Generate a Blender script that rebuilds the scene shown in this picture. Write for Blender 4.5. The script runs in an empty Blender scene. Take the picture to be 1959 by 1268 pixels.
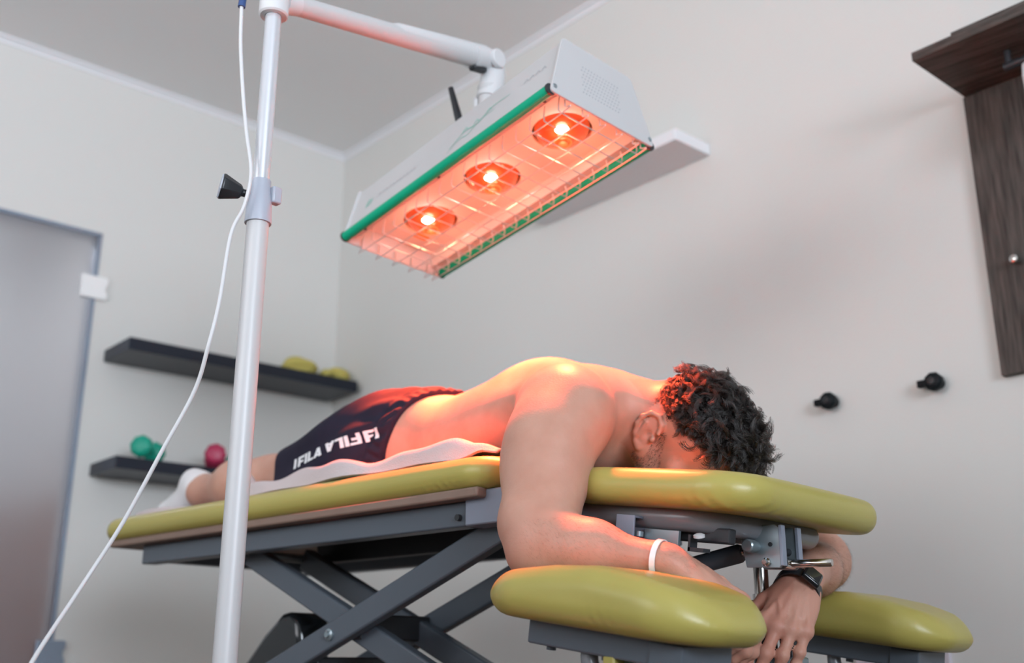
import bpy, bmesh, math, random
import numpy as np
from math import radians, sin, cos, pi
from mathutils import Matrix, Vector, Euler

# ------------------------------------------------------------------ camera, world, light, exposure
SC = bpy.context.scene
COL = SC.collection
cam_d = bpy.data.cameras.new('camera')
cam = bpy.data.objects.new('camera', cam_d)
COL.objects.link(cam)
cam.location = (0, 0, 0.45)
cam.rotation_euler = (radians(90 + 17.2), 0, radians(42.5))
cam_d.sensor_width = 36.0
cam_d.lens = 2060.0 / 1959.0 * 36.0
cam_d.clip_start = 0.05
cam_d.dof.use_dof = True
cam_d.dof.focus_distance = 1.72
cam_d.dof.aperture_fstop = 2.6
SC.camera = cam

SC.view_settings.view_transform = 'Standard'
SC.view_settings.look = 'None'
SC.view_settings.gamma = 1.0
SC.view_settings.use_curve_mapping = False
SC.view_settings.exposure = -0.2

# room frame: A runs away from the camera towards the door wall, B towards the long right wall
AX = Vector((-0.99434, 0.10626, 0)); BX = Vector((0.10626, 0.99434, 0)); UZ = Vector((0, 0, 1))
A_BACK, B_RIGHT, H_CEIL = 3.998, 2.469, 2.75
A_WIN, B_NEAR = -3.4, -1.9
def W(a, b, z): return AX * a + BX * b + UZ * z
ROOM = Matrix(((AX.x, BX.x, 0, 0), (AX.y, BX.y, 0, 0), (0, 0, 1, 0), (0, 0, 0, 1)))
ROOM3 = ROOM.to_3x3()

world = bpy.data.worlds.new('daylight')
SC.world = world
world.use_nodes = True
world.node_tree.nodes['Background'].inputs[0].default_value = (0.62, 0.78, 1.0, 1)
world.node_tree.nodes['Background'].inputs[1].default_value = 1.5

def area_light(name, loc, aim, sx, sy, power, color):
    l = bpy.data.lights.new(name, 'AREA'); l.shape = 'RECTANGLE'; l.size = sx; l.size_y = sy
    l.energy = power; l.color = color
    o = bpy.data.objects.new(name, l); COL.objects.link(o)
    o.location = loc
    o.rotation_euler = (Vector(aim) - Vector(loc)).to_track_quat('-Z', 'Y').to_euler()
    return o
WIN1 = (-1.5, 0.7, 0.95, 2.35)      # b0, b1, z0, z1 in the wall behind the camera
WIN2 = (0.3, 2.7, 0.95, 2.35)      # a0, a1, z0, z1 in the wall on the camera's left
l1 = area_light('window_daylight', W(A_WIN + .06, -.4, 1.68), W(2.0, -.1, 2.5), 2.1, 1.25, 104, (0.81, 0.895, 1.0))
l2 = area_light('side_window_daylight', W(1.5, B_NEAR + .06, 1.68), W(1.9, 2.4, 2.6), 2.3, 1.25, 23, (1.0, 0.97, .96))
l1.data.spread = l2.data.spread = radians(105)

# ------------------------------------------------------------------ materials
def mat(name, color, rough=.5, metal=0, bump=None, noise=None, spec=.5, coat=0, sss=0, trans=0, attr=None, emit=None):
    m = bpy.data.materials.new(name); m.use_nodes = True
    nt = m.node_tree; b = nt.nodes['Principled BSDF']
    b.inputs['Base Color'].default_value = (*color, 1)
    b.inputs['Roughness'].default_value = rough
    b.inputs['Metallic'].default_value = metal
    b.inputs['Specular IOR Level'].default_value = spec
    b.inputs['Coat Weight'].default_value = coat
    if trans: b.inputs['Transmission Weight'].default_value = trans
    if sss:
        b.inputs['Subsurface Weight'].default_value = sss
        b.inputs['Subsurface Radius'].default_value = (1.0, .35, .2)
        b.inputs['Subsurface Scale'].default_value = .006
    if emit:
        b.inputs['Emission Color'].default_value = (*emit[0], 1)
        b.inputs['Emission Strength'].default_value = emit[1]
    tc = nt.nodes.new('ShaderNodeTexCoord')
    if noise:                                   # (scale, amount, second colour[, stretch])
        n = nt.nodes.new('ShaderNodeTexNoise'); n.inputs['Scale'].default_value = noise[0]; n.inputs['Detail'].default_value = 5
        src = tc.outputs['Object']
        if len(noise) > 3:
            mp = nt.nodes.new('ShaderNodeMapping'); mp.inputs['Scale'].default_value = noise[3]
            nt.links.new(src, mp.inputs[0]); src = mp.outputs[0]
        nt.links.new(src, n.inputs['Vector'])
        r = nt.nodes.new('ShaderNodeValToRGB')
        r.color_ramp.elements[0].color = (*color, 1); r.color_ramp.elements[1].color = (*noise[2], 1)
        r.color_ramp.elements[0].position = .5 - noise[1] * .5; r.color_ramp.elements[1].position = .5 + noise[1] * .5
        nt.links.new(n.outputs[0], r.inputs[0]); nt.links.new(r.outputs[0], b.inputs['Base Color'])
    if bump:                                    # (scale, strength, distance)
        n = nt.nodes.new('ShaderNodeTexNoise'); n.inputs['Scale'].default_value = bump[0]; n.inputs['Detail'].default_value = 3
        nt.links.new(tc.outputs['Object'], n.inputs['Vector'])
        bp = nt.nodes.new('ShaderNodeBump'); bp.inputs['Strength'].default_value = bump[1]; bp.inputs['Distance'].default_value = bump[2]
        nt.links.new(n.outputs[0], bp.inputs['Height']); nt.links.new(bp.outputs[0], b.inputs['Normal'])
    return m

M = {}
M['wall'] = mat('wall_paint', (.70, .69, .66), .85, bump=(120, .12, .002))
M['ceiling'] = mat('ceiling_paint', (.82, .815, .81), .9)
M['white_trim'] = mat('white_trim_paint', (.80, .80, .82), .6)
M['floor'] = mat('floor_laminate', (.09, .055, .034), .4, noise=(3, .5, (.14, .085, .05), (1, 8, 1)))
M['vinyl'] = mat('olive_vinyl', (.40, .345, .085), .36, bump=(260, .12, .001), noise=(9, .9, (.43, .37, .095)))
M['board'] = mat('brown_board', (.20, .13, .10), .6, noise=(14, .8, (.26, .18, .14)))
M['grey_steel'] = mat('grey_powder_steel', (.082, .10, .122), .38, bump=(700, .10, .0006))
M['tube_steel'] = mat('grey_gloss_steel', (.20, .205, .22), .25)
M['light_steel'] = mat('light_grey_steel', (.26, .29, .36), .35, metal=.3)
M['zinc'] = mat('zinc_steel', (.30, .36, .39), .32, metal=.7)
M['chrome'] = mat('chrome', (.62, .60, .57), .18, metal=1)
M['black'] = mat('black_plastic', (.012, .014, .017), .35)
M['black_gloss'] = mat('black_gloss', (.01, .012, .014), .12)
M['dark_steel'] = mat('black_steel', (.02, .022, .026), .5)  # near-black finish for beams, bolts and small fittings
M['white_paint'] = mat('white_powder_paint', (.54, .535, .54), .38, bump=(900, .05, .0004))
M['white_plastic'] = mat('white_plastic', (.62, .62, .63), .4)
M['silver'] = mat('silver_tube', (.72, .74, .78), .25, metal=.55)
M['grey_collar'] = mat('grey_plastic', (.40, .43, .50), .35)
M['green_trim'] = mat('green_trim', (.0, .36, .20), .45, spec=.25)
M['green_print'] = mat('green_print', (.28, .52, .44), .5)
M['grey_print'] = mat('grey_print', (.40, .41, .44), .5)
M['reflector'] = mat('reflector_sheet', (.74, .68, .64), .62)
M['wire'] = mat('wire_steel', (.70, .70, .70), .3, metal=.7)
M['red_glass'] = mat('red_bulb_glass', (.72, .07, .02), .08, coat=.5, emit=((1, .15, .03), .35))
M['filament'] = mat('filament', (1, .9, .8), .4, emit=((1, .88, .74), 14))
M['halo'] = mat('bulb_glow', (.25, .05, .01), .4, emit=((1, .30, .09), .5))  # emission standing in for the filament's reflection in the bowl
M['amber'] = mat('amber_sticker', (.85, .30, .02), .5)
M['blue_boot'] = mat('blue_strain_relief', (.03, .07, .20), .35)
M['red_dot'] = mat('red_mark', (.75, .03, .05), .4)
M['wood'] = mat('dark_grey_oak', (.020, .015, .013), .6, spec=.3, noise=(11, .55, (.120, .100, .088), (9, 9, .7)))
M['wood_h'] = mat('dark_grey_oak_across', (.020, .015, .013), .6, spec=.3, noise=(11, .55, (.120, .100, .088), (.7, 9, 9)))
M['shelf'] = mat('blue_black_laminate', (.008, .012, .024), .36, spec=.4)
M['hook'] = mat('black_rubber', (.003, .006, .008), .5, spec=.2)
M['frost'] = mat('frosted_glass', (.74, .76, .82), .34, trans=.86, bump=(300, .1, .0004))
M['corridor_floor'] = mat('corridor_laminate', (.34, .13, .045), .5)
M['alu'] = mat('aluminium', (.30, .36, .45), .35, metal=.6)
M['hinge'] = mat('satin_steel', (.90, .89, .88), .35)
M['towel_m'] = mat('towel_cotton', (.60, .52, .52), .95, bump=(420, .7, .003))
M['shorts'] = mat('navy_cotton', (.015, .013, .026), .8, spec=.2, noise=(40, .9, (.020, .017, .034)), bump=(600, .2, .001))
M['print'] = mat('white_print', (.80, .80, .82), .6)
M['sock'] = mat('white_sock', (.74, .73, .74), .9, bump=(300, .4, .002))
def hair_material(name, c, rough):
    m = bpy.data.materials.new(name); m.use_nodes = True; nt = m.node_tree
    nt.nodes.remove(nt.nodes['Principled BSDF'])
    h = nt.nodes.new('ShaderNodeBsdfHairPrincipled'); h.parametrization = 'COLOR'
    h.inputs['Color'].default_value = (*c, 1); h.inputs['Roughness'].default_value = rough; h.inputs['Radial Roughness'].default_value = .5
    h.inputs['Random Roughness'].default_value = .3
    nt.links.new(h.outputs[0], nt.nodes['Material Output'].inputs[0]); return m
M['hair_m'] = hair_material('dark_hair', (.006, .0045, .004), .22)
M['arm_hair_m'] = mat('brown_arm_hair', (.10, .055, .035), .5)
M['bracelet'] = mat('white_band', (.80, .80, .80), .35)
M['yellow'] = mat('yellow_fabric', (.55, .47, .12), .8, bump=(200, .4, .002))
M['green_vinyl'] = mat('green_vinyl', (.0, .33, .22), .4)
M['red_vinyl'] = mat('red_vinyl', (.42, .02, .08), .4)
M['screen'] = mat('watch_glass', (.02, .024, .026), .1, coat=1)
M['lilac'] = mat('lilac_plastic', (.62, .57, .62), .5)

def skin_material():
    m = bpy.data.materials.new('skin'); m.use_nodes = True
    nt = m.node_tree; b = nt.nodes['Principled BSDF']; L = nt.links.new
    b.inputs['Roughness'].default_value = .46; b.inputs['Specular IOR Level'].default_value = .3
    b.inputs['Subsurface Weight'].default_value = .25
    b.inputs['Subsurface Radius'].default_value = (1.0, .35, .2); b.inputs['Subsurface Scale'].default_value = .005
    tc = nt.nodes.new('ShaderNodeTexCoord')
    n = nt.nodes.new('ShaderNodeTexNoise'); n.inputs['Scale'].default_value = 16; n.inputs['Detail'].default_value = 6
    L(tc.outputs['Object'], n.inputs['Vector'])
    r = nt.nodes.new('ShaderNodeValToRGB')
    r.color_ramp.elements[0].position = .3; r.color_ramp.elements[0].color = (.50, .262, .19, 1)
    r.color_ramp.elements[1].position = .7; r.color_ramp.elements[1].color = (.57, .325, .245, 1)
    L(n.outputs[0], r.inputs[0])
    at = nt.nodes.new('ShaderNodeAttribute'); at.attribute_name = 'skin_mark'     # r: hair stubble, g: ruddiness, b: scalp
    sp = nt.nodes.new('ShaderNodeSeparateColor'); L(at.outputs['Color'], sp.inputs[0])
    m1 = nt.nodes.new('ShaderNodeMix'); m1.data_type = 'RGBA'; m1.inputs[7].default_value = (.47, .19, .135, 1)
    L(sp.outputs[1], m1.inputs[0]); L(r.outputs[0], m1.inputs[6])
    n2 = nt.nodes.new('ShaderNodeTexNoise'); n2.inputs['Scale'].default_value = 420; n2.inputs['Detail'].default_value = 2
    L(tc.outputs['Object'], n2.inputs['Vector'])
    mu = nt.nodes.new('ShaderNodeMath'); mu.operation = 'MULTIPLY'; L(sp.outputs[0], mu.inputs[0]); L(n2.outputs[0], mu.inputs[1])
    m2 = nt.nodes.new('ShaderNodeMix'); m2.data_type = 'RGBA'; m2.inputs[7].default_value = (.06, .035, .028, 1)
    L(mu.outputs[0], m2.inputs[0]); L(m1.outputs[2], m2.inputs[6])
    m3 = nt.nodes.new('ShaderNodeMix'); m3.data_type = 'RGBA'; m3.inputs[7].default_value = (.018, .013, .012, 1)
    L(sp.outputs[2], m3.inputs[0]); L(m2.outputs[2], m3.inputs[6])
    L(m3.outputs[2], b.inputs['Base Color'])
    n3 = nt.nodes.new('ShaderNodeTexNoise'); n3.inputs['Scale'].default_value = 260; n3.inputs['Detail'].default_value = 4
    L(tc.outputs['Object'], n3.inputs['Vector'])
    bp = nt.nodes.new('ShaderNodeBump'); bp.inputs['Strength'].default_value = .22; bp.inputs['Distance'].default_value = .0015
    L(n3.outputs[0], bp.inputs['Height']); L(bp.outputs[0], b.inputs['Normal'])
    return m
M['skin'] = skin_material()

# ------------------------------------------------------------------ object helpers
def link_mesh(name, me, m=None, parent=None, smooth=True, angle=40):
    o = bpy.data.objects.new(name, me); COL.objects.link(o)
    if m: me.materials.append(M[m] if isinstance(m, str) else m)
    if smooth:
        me.shade_smooth()
        if angle: me.set_sharp_from_angle(angle=radians(angle))
    if parent is not None:
        o.parent = parent; o.matrix_parent_inverse = parent_world(parent).inverted()
    return o
def parent_world(p):
    mw = p.matrix_basis.copy()
    if p.parent is not None: mw = parent_world(p.parent) @ p.matrix_parent_inverse @ mw
    return mw
def obj(name, geo, m=None, parent=None, bevel=0, smooth=True, angle=40, X=None, seg=2):
    V, Fc = geo
    V = [Vector(v) for v in V]
    if X is not None: V = [X @ v for v in V]
    me = bpy.data.meshes.new(name); me.from_pydata([tuple(v) for v in V], [], Fc)
    bm = bmesh.new(); bm.from_mesh(me); bmesh.ops.recalc_face_normals(bm, faces=bm.faces); bm.to_mesh(me); bm.free()
    o = link_mesh(name, me, m, parent, smooth, angle)
    if bevel:
        md = o.modifiers.new('bevel', 'BEVEL'); md.width = bevel; md.segments = seg; md.limit_method = 'ANGLE'; md.angle_limit = radians(35)
        md.harden_normals = False
    return o
def thing(name, label, cat, loc, rz=0, group=None):
    o = bpy.data.objects.new(name, None); COL.objects.link(o)
    o.location = loc; o.rotation_euler = (0, 0, rz); o.empty_display_size = .05
    return tag(o, label, cat, group)
def tag(o, label, cat, group=None):
    o['label'] = label; o['category'] = cat
    if group: o['group'] = group
    return o
def struct(o):
    o['kind'] = 'structure'; return o
def join(*gs):
    V, Fc = [], []
    for v, f in gs:
        k = len(V); V += [Vector(p) for p in v]; Fc += [[i + k for i in q] for q in f]
    return V, Fc
def box(lo, hi):
    (a, b, c), (d, e, f) = lo, hi
    V = [(a, b, c), (d, b, c), (d, e, c), (a, e, c), (a, b, f), (d, b, f), (d, e, f), (a, e, f)]
    return V, [[0, 3, 2, 1], [4, 5, 6, 7], [0, 1, 5, 4], [1, 2, 6, 5], [2, 3, 7, 6], [3, 0, 4, 7]]
def beam(p0, p1, w, h, side=(0, 1, 0)):         # rectangular bar from p0 to p1; w along side, h across
    p0, p1 = Vector(p0), Vector(p1); d = (p1 - p0).normalized(); s = Vector(side); s = (s - d * s.dot(d)).normalized(); u = d.cross(s)
    V = []
    for p in (p0, p1):
        for a, b in ((-1, -1), (1, -1), (1, 1), (-1, 1)): V.append(p + s * a * w / 2 + u * b * h / 2)
    return V, [[0, 3, 2, 1], [4, 5, 6, 7], [0, 1, 5, 4], [1, 2, 6, 5], [2, 3, 7, 6], [3, 0, 4, 7]]
def lathe(p0, d, prof, seg=24):                 # prof: list of (distance along d, radius); r<=0 closes to a point
    p0 = Vector(p0); d = Vector(d).normalized()
    s = d.orthogonal().normalized(); u = d.cross(s)
    V, Fc, prev = [], [], None
    for t, r in prof:
        if r <= 1e-6: ring = [len(V)]; V.append(p0 + d * t)
        else:
            ring = list(range(len(V), len(V) + seg))
            for k in range(seg): V.append(p0 + d * t + (s * cos(2 * pi * k / seg) + u * sin(2 * pi * k / seg)) * r)
        if prev:
            if len(prev) == 1 and len(ring) > 1: Fc += [[prev[0], ring[k], ring[(k + 1) % seg]] for k in range(seg)]
            elif len(ring) == 1 and len(prev) > 1: Fc += [[ring[0], prev[(k + 1) % seg], prev[k]] for k in range(seg)]
            elif len(ring) > 1: Fc += [[prev[k], prev[(k + 1) % seg], ring[(k + 1) % seg], ring[k]] for k in range(seg)]
        prev = ring
    return V, Fc
def cyl(p0, p1, r, r1=None, seg=20):
    p0, p1 = Vector(p0), Vector(p1); L = (p1 - p0).length; r1 = r if r1 is None else r1
    return lathe(p0, p1 - p0, [(0, 0), (0, r), (L, r1), (L, 0)], seg)
def catmull(pts, n):
    P = [Vector(p) for p in pts]; P = [P[0] * 2 - P[1]] + P + [P[-1] * 2 - P[-2]]; out = []
    for i in range(1, len(P) - 2):
        for k in range(n):
            t = k / n; a, b, c, d = P[i - 1], P[i], P[i + 1], P[i + 2]
            out.append(.5 * ((2 * b) + (c - a) * t + (2 * a - 5 * b + 4 * c - d) * t * t + (3 * b - a - 3 * c + d) * t ** 3))
    return out + [P[-2]]
def tube(pts, r, seg=10, rr=None):
    P = [Vector(p) for p in pts]; n = len(P); V, Fc = [], []
    s = None
    for i, p in enumerate(P):
        d = (P[min(i + 1, n - 1)] - P[max(i - 1, 0)]).normalized()
        s = d.orthogonal().normalized() if s is None else (s - d * s.dot(d)).normalized()
        u = d.cross(s); q = r if rr is None else rr[i]
        for k in range(seg): V.append(p + (s * cos(2 * pi * k / seg) + u * sin(2 * pi * k / seg)) * q)
    for i in range(n - 1):
        for k in range(seg): Fc.append([i * seg + k, i * seg + (k + 1) % seg, (i + 1) * seg + (k + 1) % seg, (i + 1) * seg + k])
    V += [P[0], P[-1]]; a, b = n * seg, n * seg + 1
    for k in range(seg): Fc += [[a, (k + 1) % seg, k], [b, (n - 1) * seg + k, (n - 1) * seg + (k + 1) % seg]]
    return V, Fc
def prism(outline, axis_from, axis_to):         # outline: list of 3-D points in one plane, swept by a vector
    O = [Vector(p) for p in outline]; d = Vector(axis_to) - Vector(axis_from); n = len(O)
    V = O + [p + d for p in O]
    return V, [list(range(n))[::-1], list(range(n, 2 * n))] + [[i, (i + 1) % n, n + (i + 1) % n, n + i] for i in range(n)]

# ------------------------------------------------------------------ signed distance surfaces (numpy, marching by surface nets in blocks)
f32 = np.float32
def smin(a, b, k):
    h = np.maximum(k - np.abs(a - b), 0) / k
    return np.minimum(a, b) - h * h * k * f32(.25)
def smax(a, b, k): return -smin(-a, -b, k)
class SDF:
    def __init__(s): s.p = []
    def add(s, fn, lo, hi, k=.02, op='u'):
        s.p.append((fn, np.array(lo, float), np.array(hi, float), k, op)); return s
    def cone(s, a, b, ra, rb, k=.02, op='u', flat=None):
        """round cone from a to b; flat=(axis, factor) squashes its section along an axis"""
        a = np.array(a, float); b = np.array(b, float); ab = b - a; L2 = ab @ ab; L = math.sqrt(L2)
        def fn(x, y, z):
            px, py, pz = x - f32(a[0]), y - f32(a[1]), z - f32(a[2])
            t = np.clip((px * f32(ab[0]) + py * f32(ab[1]) + pz * f32(ab[2])) / f32(L2), 0, 1)
            px = px - t * f32(ab[0]); py = py - t * f32(ab[1]); pz = pz - t * f32(ab[2])
            if flat is not None:
                n = np.array(flat[0], float); n = n - ab * (n @ ab) / L2; n /= np.linalg.norm(n); f = 1 / flat[1] - 1
                w = (px * f32(n[0]) + py * f32(n[1]) + pz * f32(n[2])) * f32(f)
                px, py, pz = px + w * f32(n[0]), py + w * f32(n[1]), pz + w * f32(n[2])
            return np.sqrt(px * px + py * py + pz * pz) - (f32(ra) + t * f32(rb - ra))
        r = max(ra, rb) * 1.05
        return s.add(fn, np.minimum(a, b) - r, np.maximum(a, b) + r, k, op)
    def ell(s, c, rad, axes=None, k=.02, op='u'):
        c = np.array(c, float); rad = np.array(rad, float)
        Q = np.eye(3) if axes is None else np.array(axes, float)
        def fn(x, y, z):
            px, py, pz = x - f32(c[0]), y - f32(c[1]), z - f32(c[2])
            q = [(px * f32(Q[i, 0]) + py * f32(Q[i, 1]) + pz * f32(Q[i, 2])) for i in range(3)]
            k0 = np.sqrt(sum((q[i] / f32(rad[i])) ** 2 for i in range(3)))
            k1 = np.sqrt(sum((q[i] / f32(rad[i] ** 2)) ** 2 for i in range(3))) + f32(1e-9)
            return k0 * (k0 - 1) / k1
        r = rad.max()
        return s.add(fn, c - r, c + r, k, op)
    def eval(s, x, y, z, lo, hi):
        f = np.full(np.broadcast(x, y, z).shape, 1.0, f32)
        for fn, a, b, k, op in s.p:
            if np.any(a - .08 > hi) or np.any(b + .08 < lo): continue
            d = fn(x, y, z).astype(f32)
            if op == 'u': f = smin(f, d, f32(k))
            elif op == 's': f = smax(f, -d, f32(k))
            elif op == 'i': f = smax(f, d, f32(k))
            else: f = f + d
        return f
    def mesh(s, lo, hi, h, tile=56):
        lo = np.array(lo, float); hi = np.array(hi, float)
        n = np.ceil((hi - lo) / h).astype(int) + 1
        ids, pos, quads = [], [], []
        NY, NZ = int(n[1]) + 4, int(n[2]) + 4
        key = lambda i, j, k: (i.astype(np.int64) * NY + j) * NZ + k
        for ti in range(0, n[0], tile):
            for tj in range(0, n[1], tile):
                for tk in range(0, n[2], tile):
                    o = np.array((ti, tj, tk)); m = np.minimum(tile + 2, n - o + 1)
                    if np.any(m < 3): continue
                    a = lo + o * h; b = a + (m - 1) * h
                    if not any(op == 'u' and not (np.any(pa - .012 - k > b) or np.any(pb + .012 + k < a)) for _, pa, pb, k, op in s.p): continue
                    ax = [(a[d] + np.arange(m[d]) * h).astype(f32) for d in range(3)]
                    X, Y, Z = ax[0][:, None, None], ax[1][None, :, None], ax[2][None, None, :]
                    f = s.eval(X, Y, Z, a, b); inn = f < 0
                    if not inn.any() or inn.all(): continue
                    c8 = sum(inn[i:m[0] - 1 + i, j:m[1] - 1 + j, k:m[2] - 1 + k].astype(np.uint8) for i in (0, 1) for j in (0, 1) for k in (0, 1))
                    I, J, K = np.nonzero((c8 > 0) & (c8 < 8))
                    val = np.stack([f[I + i, J + j, K + k] for i in (0, 1) for j in (0, 1) for k in (0, 1)], 1)
                    cor = np.array([(i, j, k) for i in (0, 1) for j in (0, 1) for k in (0, 1)], f32)
                    acc = np.zeros((len(I), 3), f32); cnt = np.zeros(len(I), f32)
                    for p in range(8):
                        for q in range(p + 1, 8):
                            if abs(cor[p] - cor[q]).sum() != 1: continue
                            cr = (val[:, p] < 0) != (val[:, q] < 0)
                            t = np.where(cr, val[:, p] / np.where(cr, val[:, p] - val[:, q], 1), 0)[:, None]
                            acc += np.where(cr[:, None], cor[p] + t * (cor[q] - cor[p]), 0); cnt += cr
                    pos.append(a + (np.stack([I, J, K], 1) + acc / cnt[:, None]) * h)
                    ids.append(key(I + ti, J + tj, K + tk))
                    for d in range(3):                      # quads around crossing grid edges owned by this block
                        sl0 = [slice(1, m[e] - 1) for e in range(3)]; sl1 = list(sl0)
                        sl0[d] = slice(1, m[d] - 1); sl1[d] = slice(2, m[d])
                        A_, B_ = inn[tuple(sl0)], inn[tuple(sl1)]
                        g = np.nonzero(A_ != B_)
                        if not len(g[0]): continue
                        G = [g[e] + 1 + o[e] for e in range(3)]; flip = ~A_[g]
                        e1, e2 = (d + 1) % 3, (d + 2) % 3
                        cs = []
                        for u, v in ((0, 0), (-1, 0), (-1, -1), (0, -1)):
                            q = [x.copy() for x in G]; q[e1] += u; q[e2] += v; cs.append(key(*q))
                        Qd = np.stack(cs, 1); Qd[flip] = Qd[flip][:, ::-1]; quads.append(Qd)
        ids = np.concatenate(ids); pos = np.concatenate(pos); quads = np.concatenate(quads)
        u, first = np.unique(ids, return_index=True); pos = pos[first]
        ix = np.searchsorted(u, quads); ix = np.minimum(ix, len(u) - 1)
        ok = (u[ix] == quads).all(1); ix = ix[ok]
        used = np.unique(ix); remap = np.full(len(u), -1); remap[used] = np.arange(len(used))
        return pos[used], remap[ix]
def np_mesh(name, V, Q):
    me = bpy.data.meshes.new(name); n = len(Q)
    me.vertices.add(len(V)); me.vertices.foreach_set('co', np.asarray(V, f32).ravel())
    me.loops.add(4 * n); me.loops.foreach_set('vertex_index', Q.astype(np.int32).ravel())
    me.polygons.add(n); me.polygons.foreach_set('loop_start', np.arange(0, 4 * n, 4, dtype=np.int32))
    me.update(calc_edges=True); me.validate()
    return me

# ------------------------------------------------------------------ room shell
def room_box(name, lo, hi, m, holes=None, parent=None, bevel=0): return obj(name, box(lo, hi), m, parent, X=ROOM, smooth=False, bevel=bevel)
T = .12
def wall_with_hole(name, fixed, axis, u0, u1, hole):    # axis 'A': plane A=fixed spanning B; axis 'B': plane B=fixed spanning A
    lo, hi = fixed
    h0, h1, z0, z1 = hole; bs = []
    for (a, b, c, d) in ((u0, h0, 0, H_CEIL), (h1, u1, 0, H_CEIL), (h0, h1, 0, z0), (h0, h1, z1, H_CEIL)):
        if b - a < 1e-6 or d - c < 1e-6: continue
        bs.append(box((lo, a, c), (hi, b, d)) if axis == 'A' else box((a, lo, c), (b, hi, d)))
    return struct(obj(name, join(*bs), 'wall', X=ROOM, smooth=False))
DOOR = (.47, 1.385, 0, 2.06)
wall_with_hole('wall_left', (A_BACK, A_BACK + T), 'A', B_NEAR - T, B_RIGHT + T, DOOR)
struct(room_box('wall_right', (A_WIN - T, B_RIGHT, 0), (A_BACK, B_RIGHT + T, H_CEIL), 'wall'))
wall_with_hole('wall_rear', (A_WIN - T, A_WIN), 'A', B_NEAR - T, B_RIGHT + T, WIN1)
wall_with_hole('wall_near', (B_NEAR - T, B_NEAR), 'B', A_WIN, A_BACK, WIN2)
struct(room_box('floor', (A_WIN - T, B_NEAR - T, -.1), (A_BACK + T, B_RIGHT + T, 0), 'floor'))
struct(room_box('ceiling', (A_WIN - T, B_NEAR - T, H_CEIL), (A_BACK + T, B_RIGHT + T, H_CEIL + .1), 'ceiling'))
def cove(name, p, q, inward):                          # small hollow ceiling moulding
    p, q, n = Vector(p), Vector(q), Vector(inward); c = .026
    prof = [n * 0 + UZ * 0, n * c, n * c - UZ * .008, n * .015 - UZ * .010, n * .008 - UZ * .017, n * .005 - UZ * c, -UZ * c]
    return struct(obj(name, prism([p + v for v in prof], p, q), 'white_trim', smooth=False))
cove('trim_1', W(A_BACK, B_NEAR, H_CEIL), W(A_BACK, B_RIGHT, H_CEIL), -AX)
cove('trim_2', W(A_WIN, B_RIGHT, H_CEIL), W(A_BACK, B_RIGHT, H_CEIL), -BX)
def base(name, lo, hi): return struct(room_box(name, lo, hi, 'white_trim', bevel=.004))
base('baseboard_left', (A_BACK - .014, DOOR[1] + .05, 0), (A_BACK, B_RIGHT, .07))
base('baseboard_right', (A_WIN, B_RIGHT - .014, 0), (A_BACK - .014, B_RIGHT, .07))
for nm, wn, ax in (('window_1', WIN1, 'A'), ('window_2', WIN2, 'B')):
    u0, u1, z0, z1 = wn; fx = (A_WIN - .09, A_WIN - .04) if ax == 'A' else (B_NEAR - .09, B_NEAR - .04); w = .06
    fr = []
    for (a, b, c, d) in ((u0, u0 + w, z0, z1), (u1 - w, u1, z0, z1), (u0 + w, u1 - w, z0, z0 + w), (u0 + w, u1 - w, z1 - w, z1), ((u0 + u1) / 2 - w / 2, (u0 + u1) / 2 + w / 2, z0 + w, z1 - w)):
        fr.append(box((fx[0], a, c), (fx[1], b, d)) if ax == 'A' else box((a, fx[0], c), (b, fx[1], d)))
    struct(obj(nm, join(*fr), 'white_trim', X=ROOM, smooth=False))

# glass door with its frame, corridor behind is closed by the pane
d = struct(obj('door_1', join(box((A_BACK - .004, DOOR[1] - .012, 0), (A_BACK + .05, DOOR[1] + .002, DOOR[3])),
                              box((A_BACK - .004, DOOR[0], DOOR[3] - .012), (A_BACK + .05, DOOR[1] + .002, DOOR[3] + .002)),
                              box((A_BACK - .004, DOOR[0], 0), (A_BACK + .05, DOOR[0] + .014, DOOR[3]))), 'alu', X=ROOM, smooth=False))
obj('glass_pane', box((A_BACK + .006, DOOR[0] + .012, .008), (A_BACK + .016, DOOR[1] - .014, DOOR[3] - .013)), 'frost', d, X=ROOM, smooth=False)
cd, cb0, cb1 = A_BACK + T, DOOR[0] - .5, DOOR[1] + .25
struct(obj('trim_3', join(box((cd, cb0 - .1, 0), (cd + 1.4, cb0, H_CEIL)), box((cd, cb1, 0), (cd + 1.4, cb1 + .1, H_CEIL)), box((cd + 1.4, cb0, 0), (cd + 1.5, cb1, H_CEIL)), box((cd, cb0, H_CEIL - .2), (cd + 1.4, cb1, H_CEIL))), 'wall', X=ROOM, smooth=False))
struct(obj('trim_4', join(box((cd + 1.37, cb0, 0), (cd + 1.4, cb1, 1.15)), box((cd, cb0, 0), (cd + 1.37, cb0 + .02, 1.15)), box((cd, cb1 - .02, 0), (cd + 1.37, cb1, 1.15))), 'corridor_floor', X=ROOM, smooth=False))
struct(obj('floor_corridor', box((A_BACK + .02, cb0, -.1), (cd + 1.4, cb1, .001)), 'corridor_floor', X=ROOM, smooth=False))
area_light('corridor_fill', W(cd + .7, (cb0 + cb1) / 2, H_CEIL - .22), W(cd + .7, (cb0 + cb1) / 2, 0), .5, .5, 16, (.95, .96, 1.0))  # unseen fill lamp, added to brighten the corridor behind the pane
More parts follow.
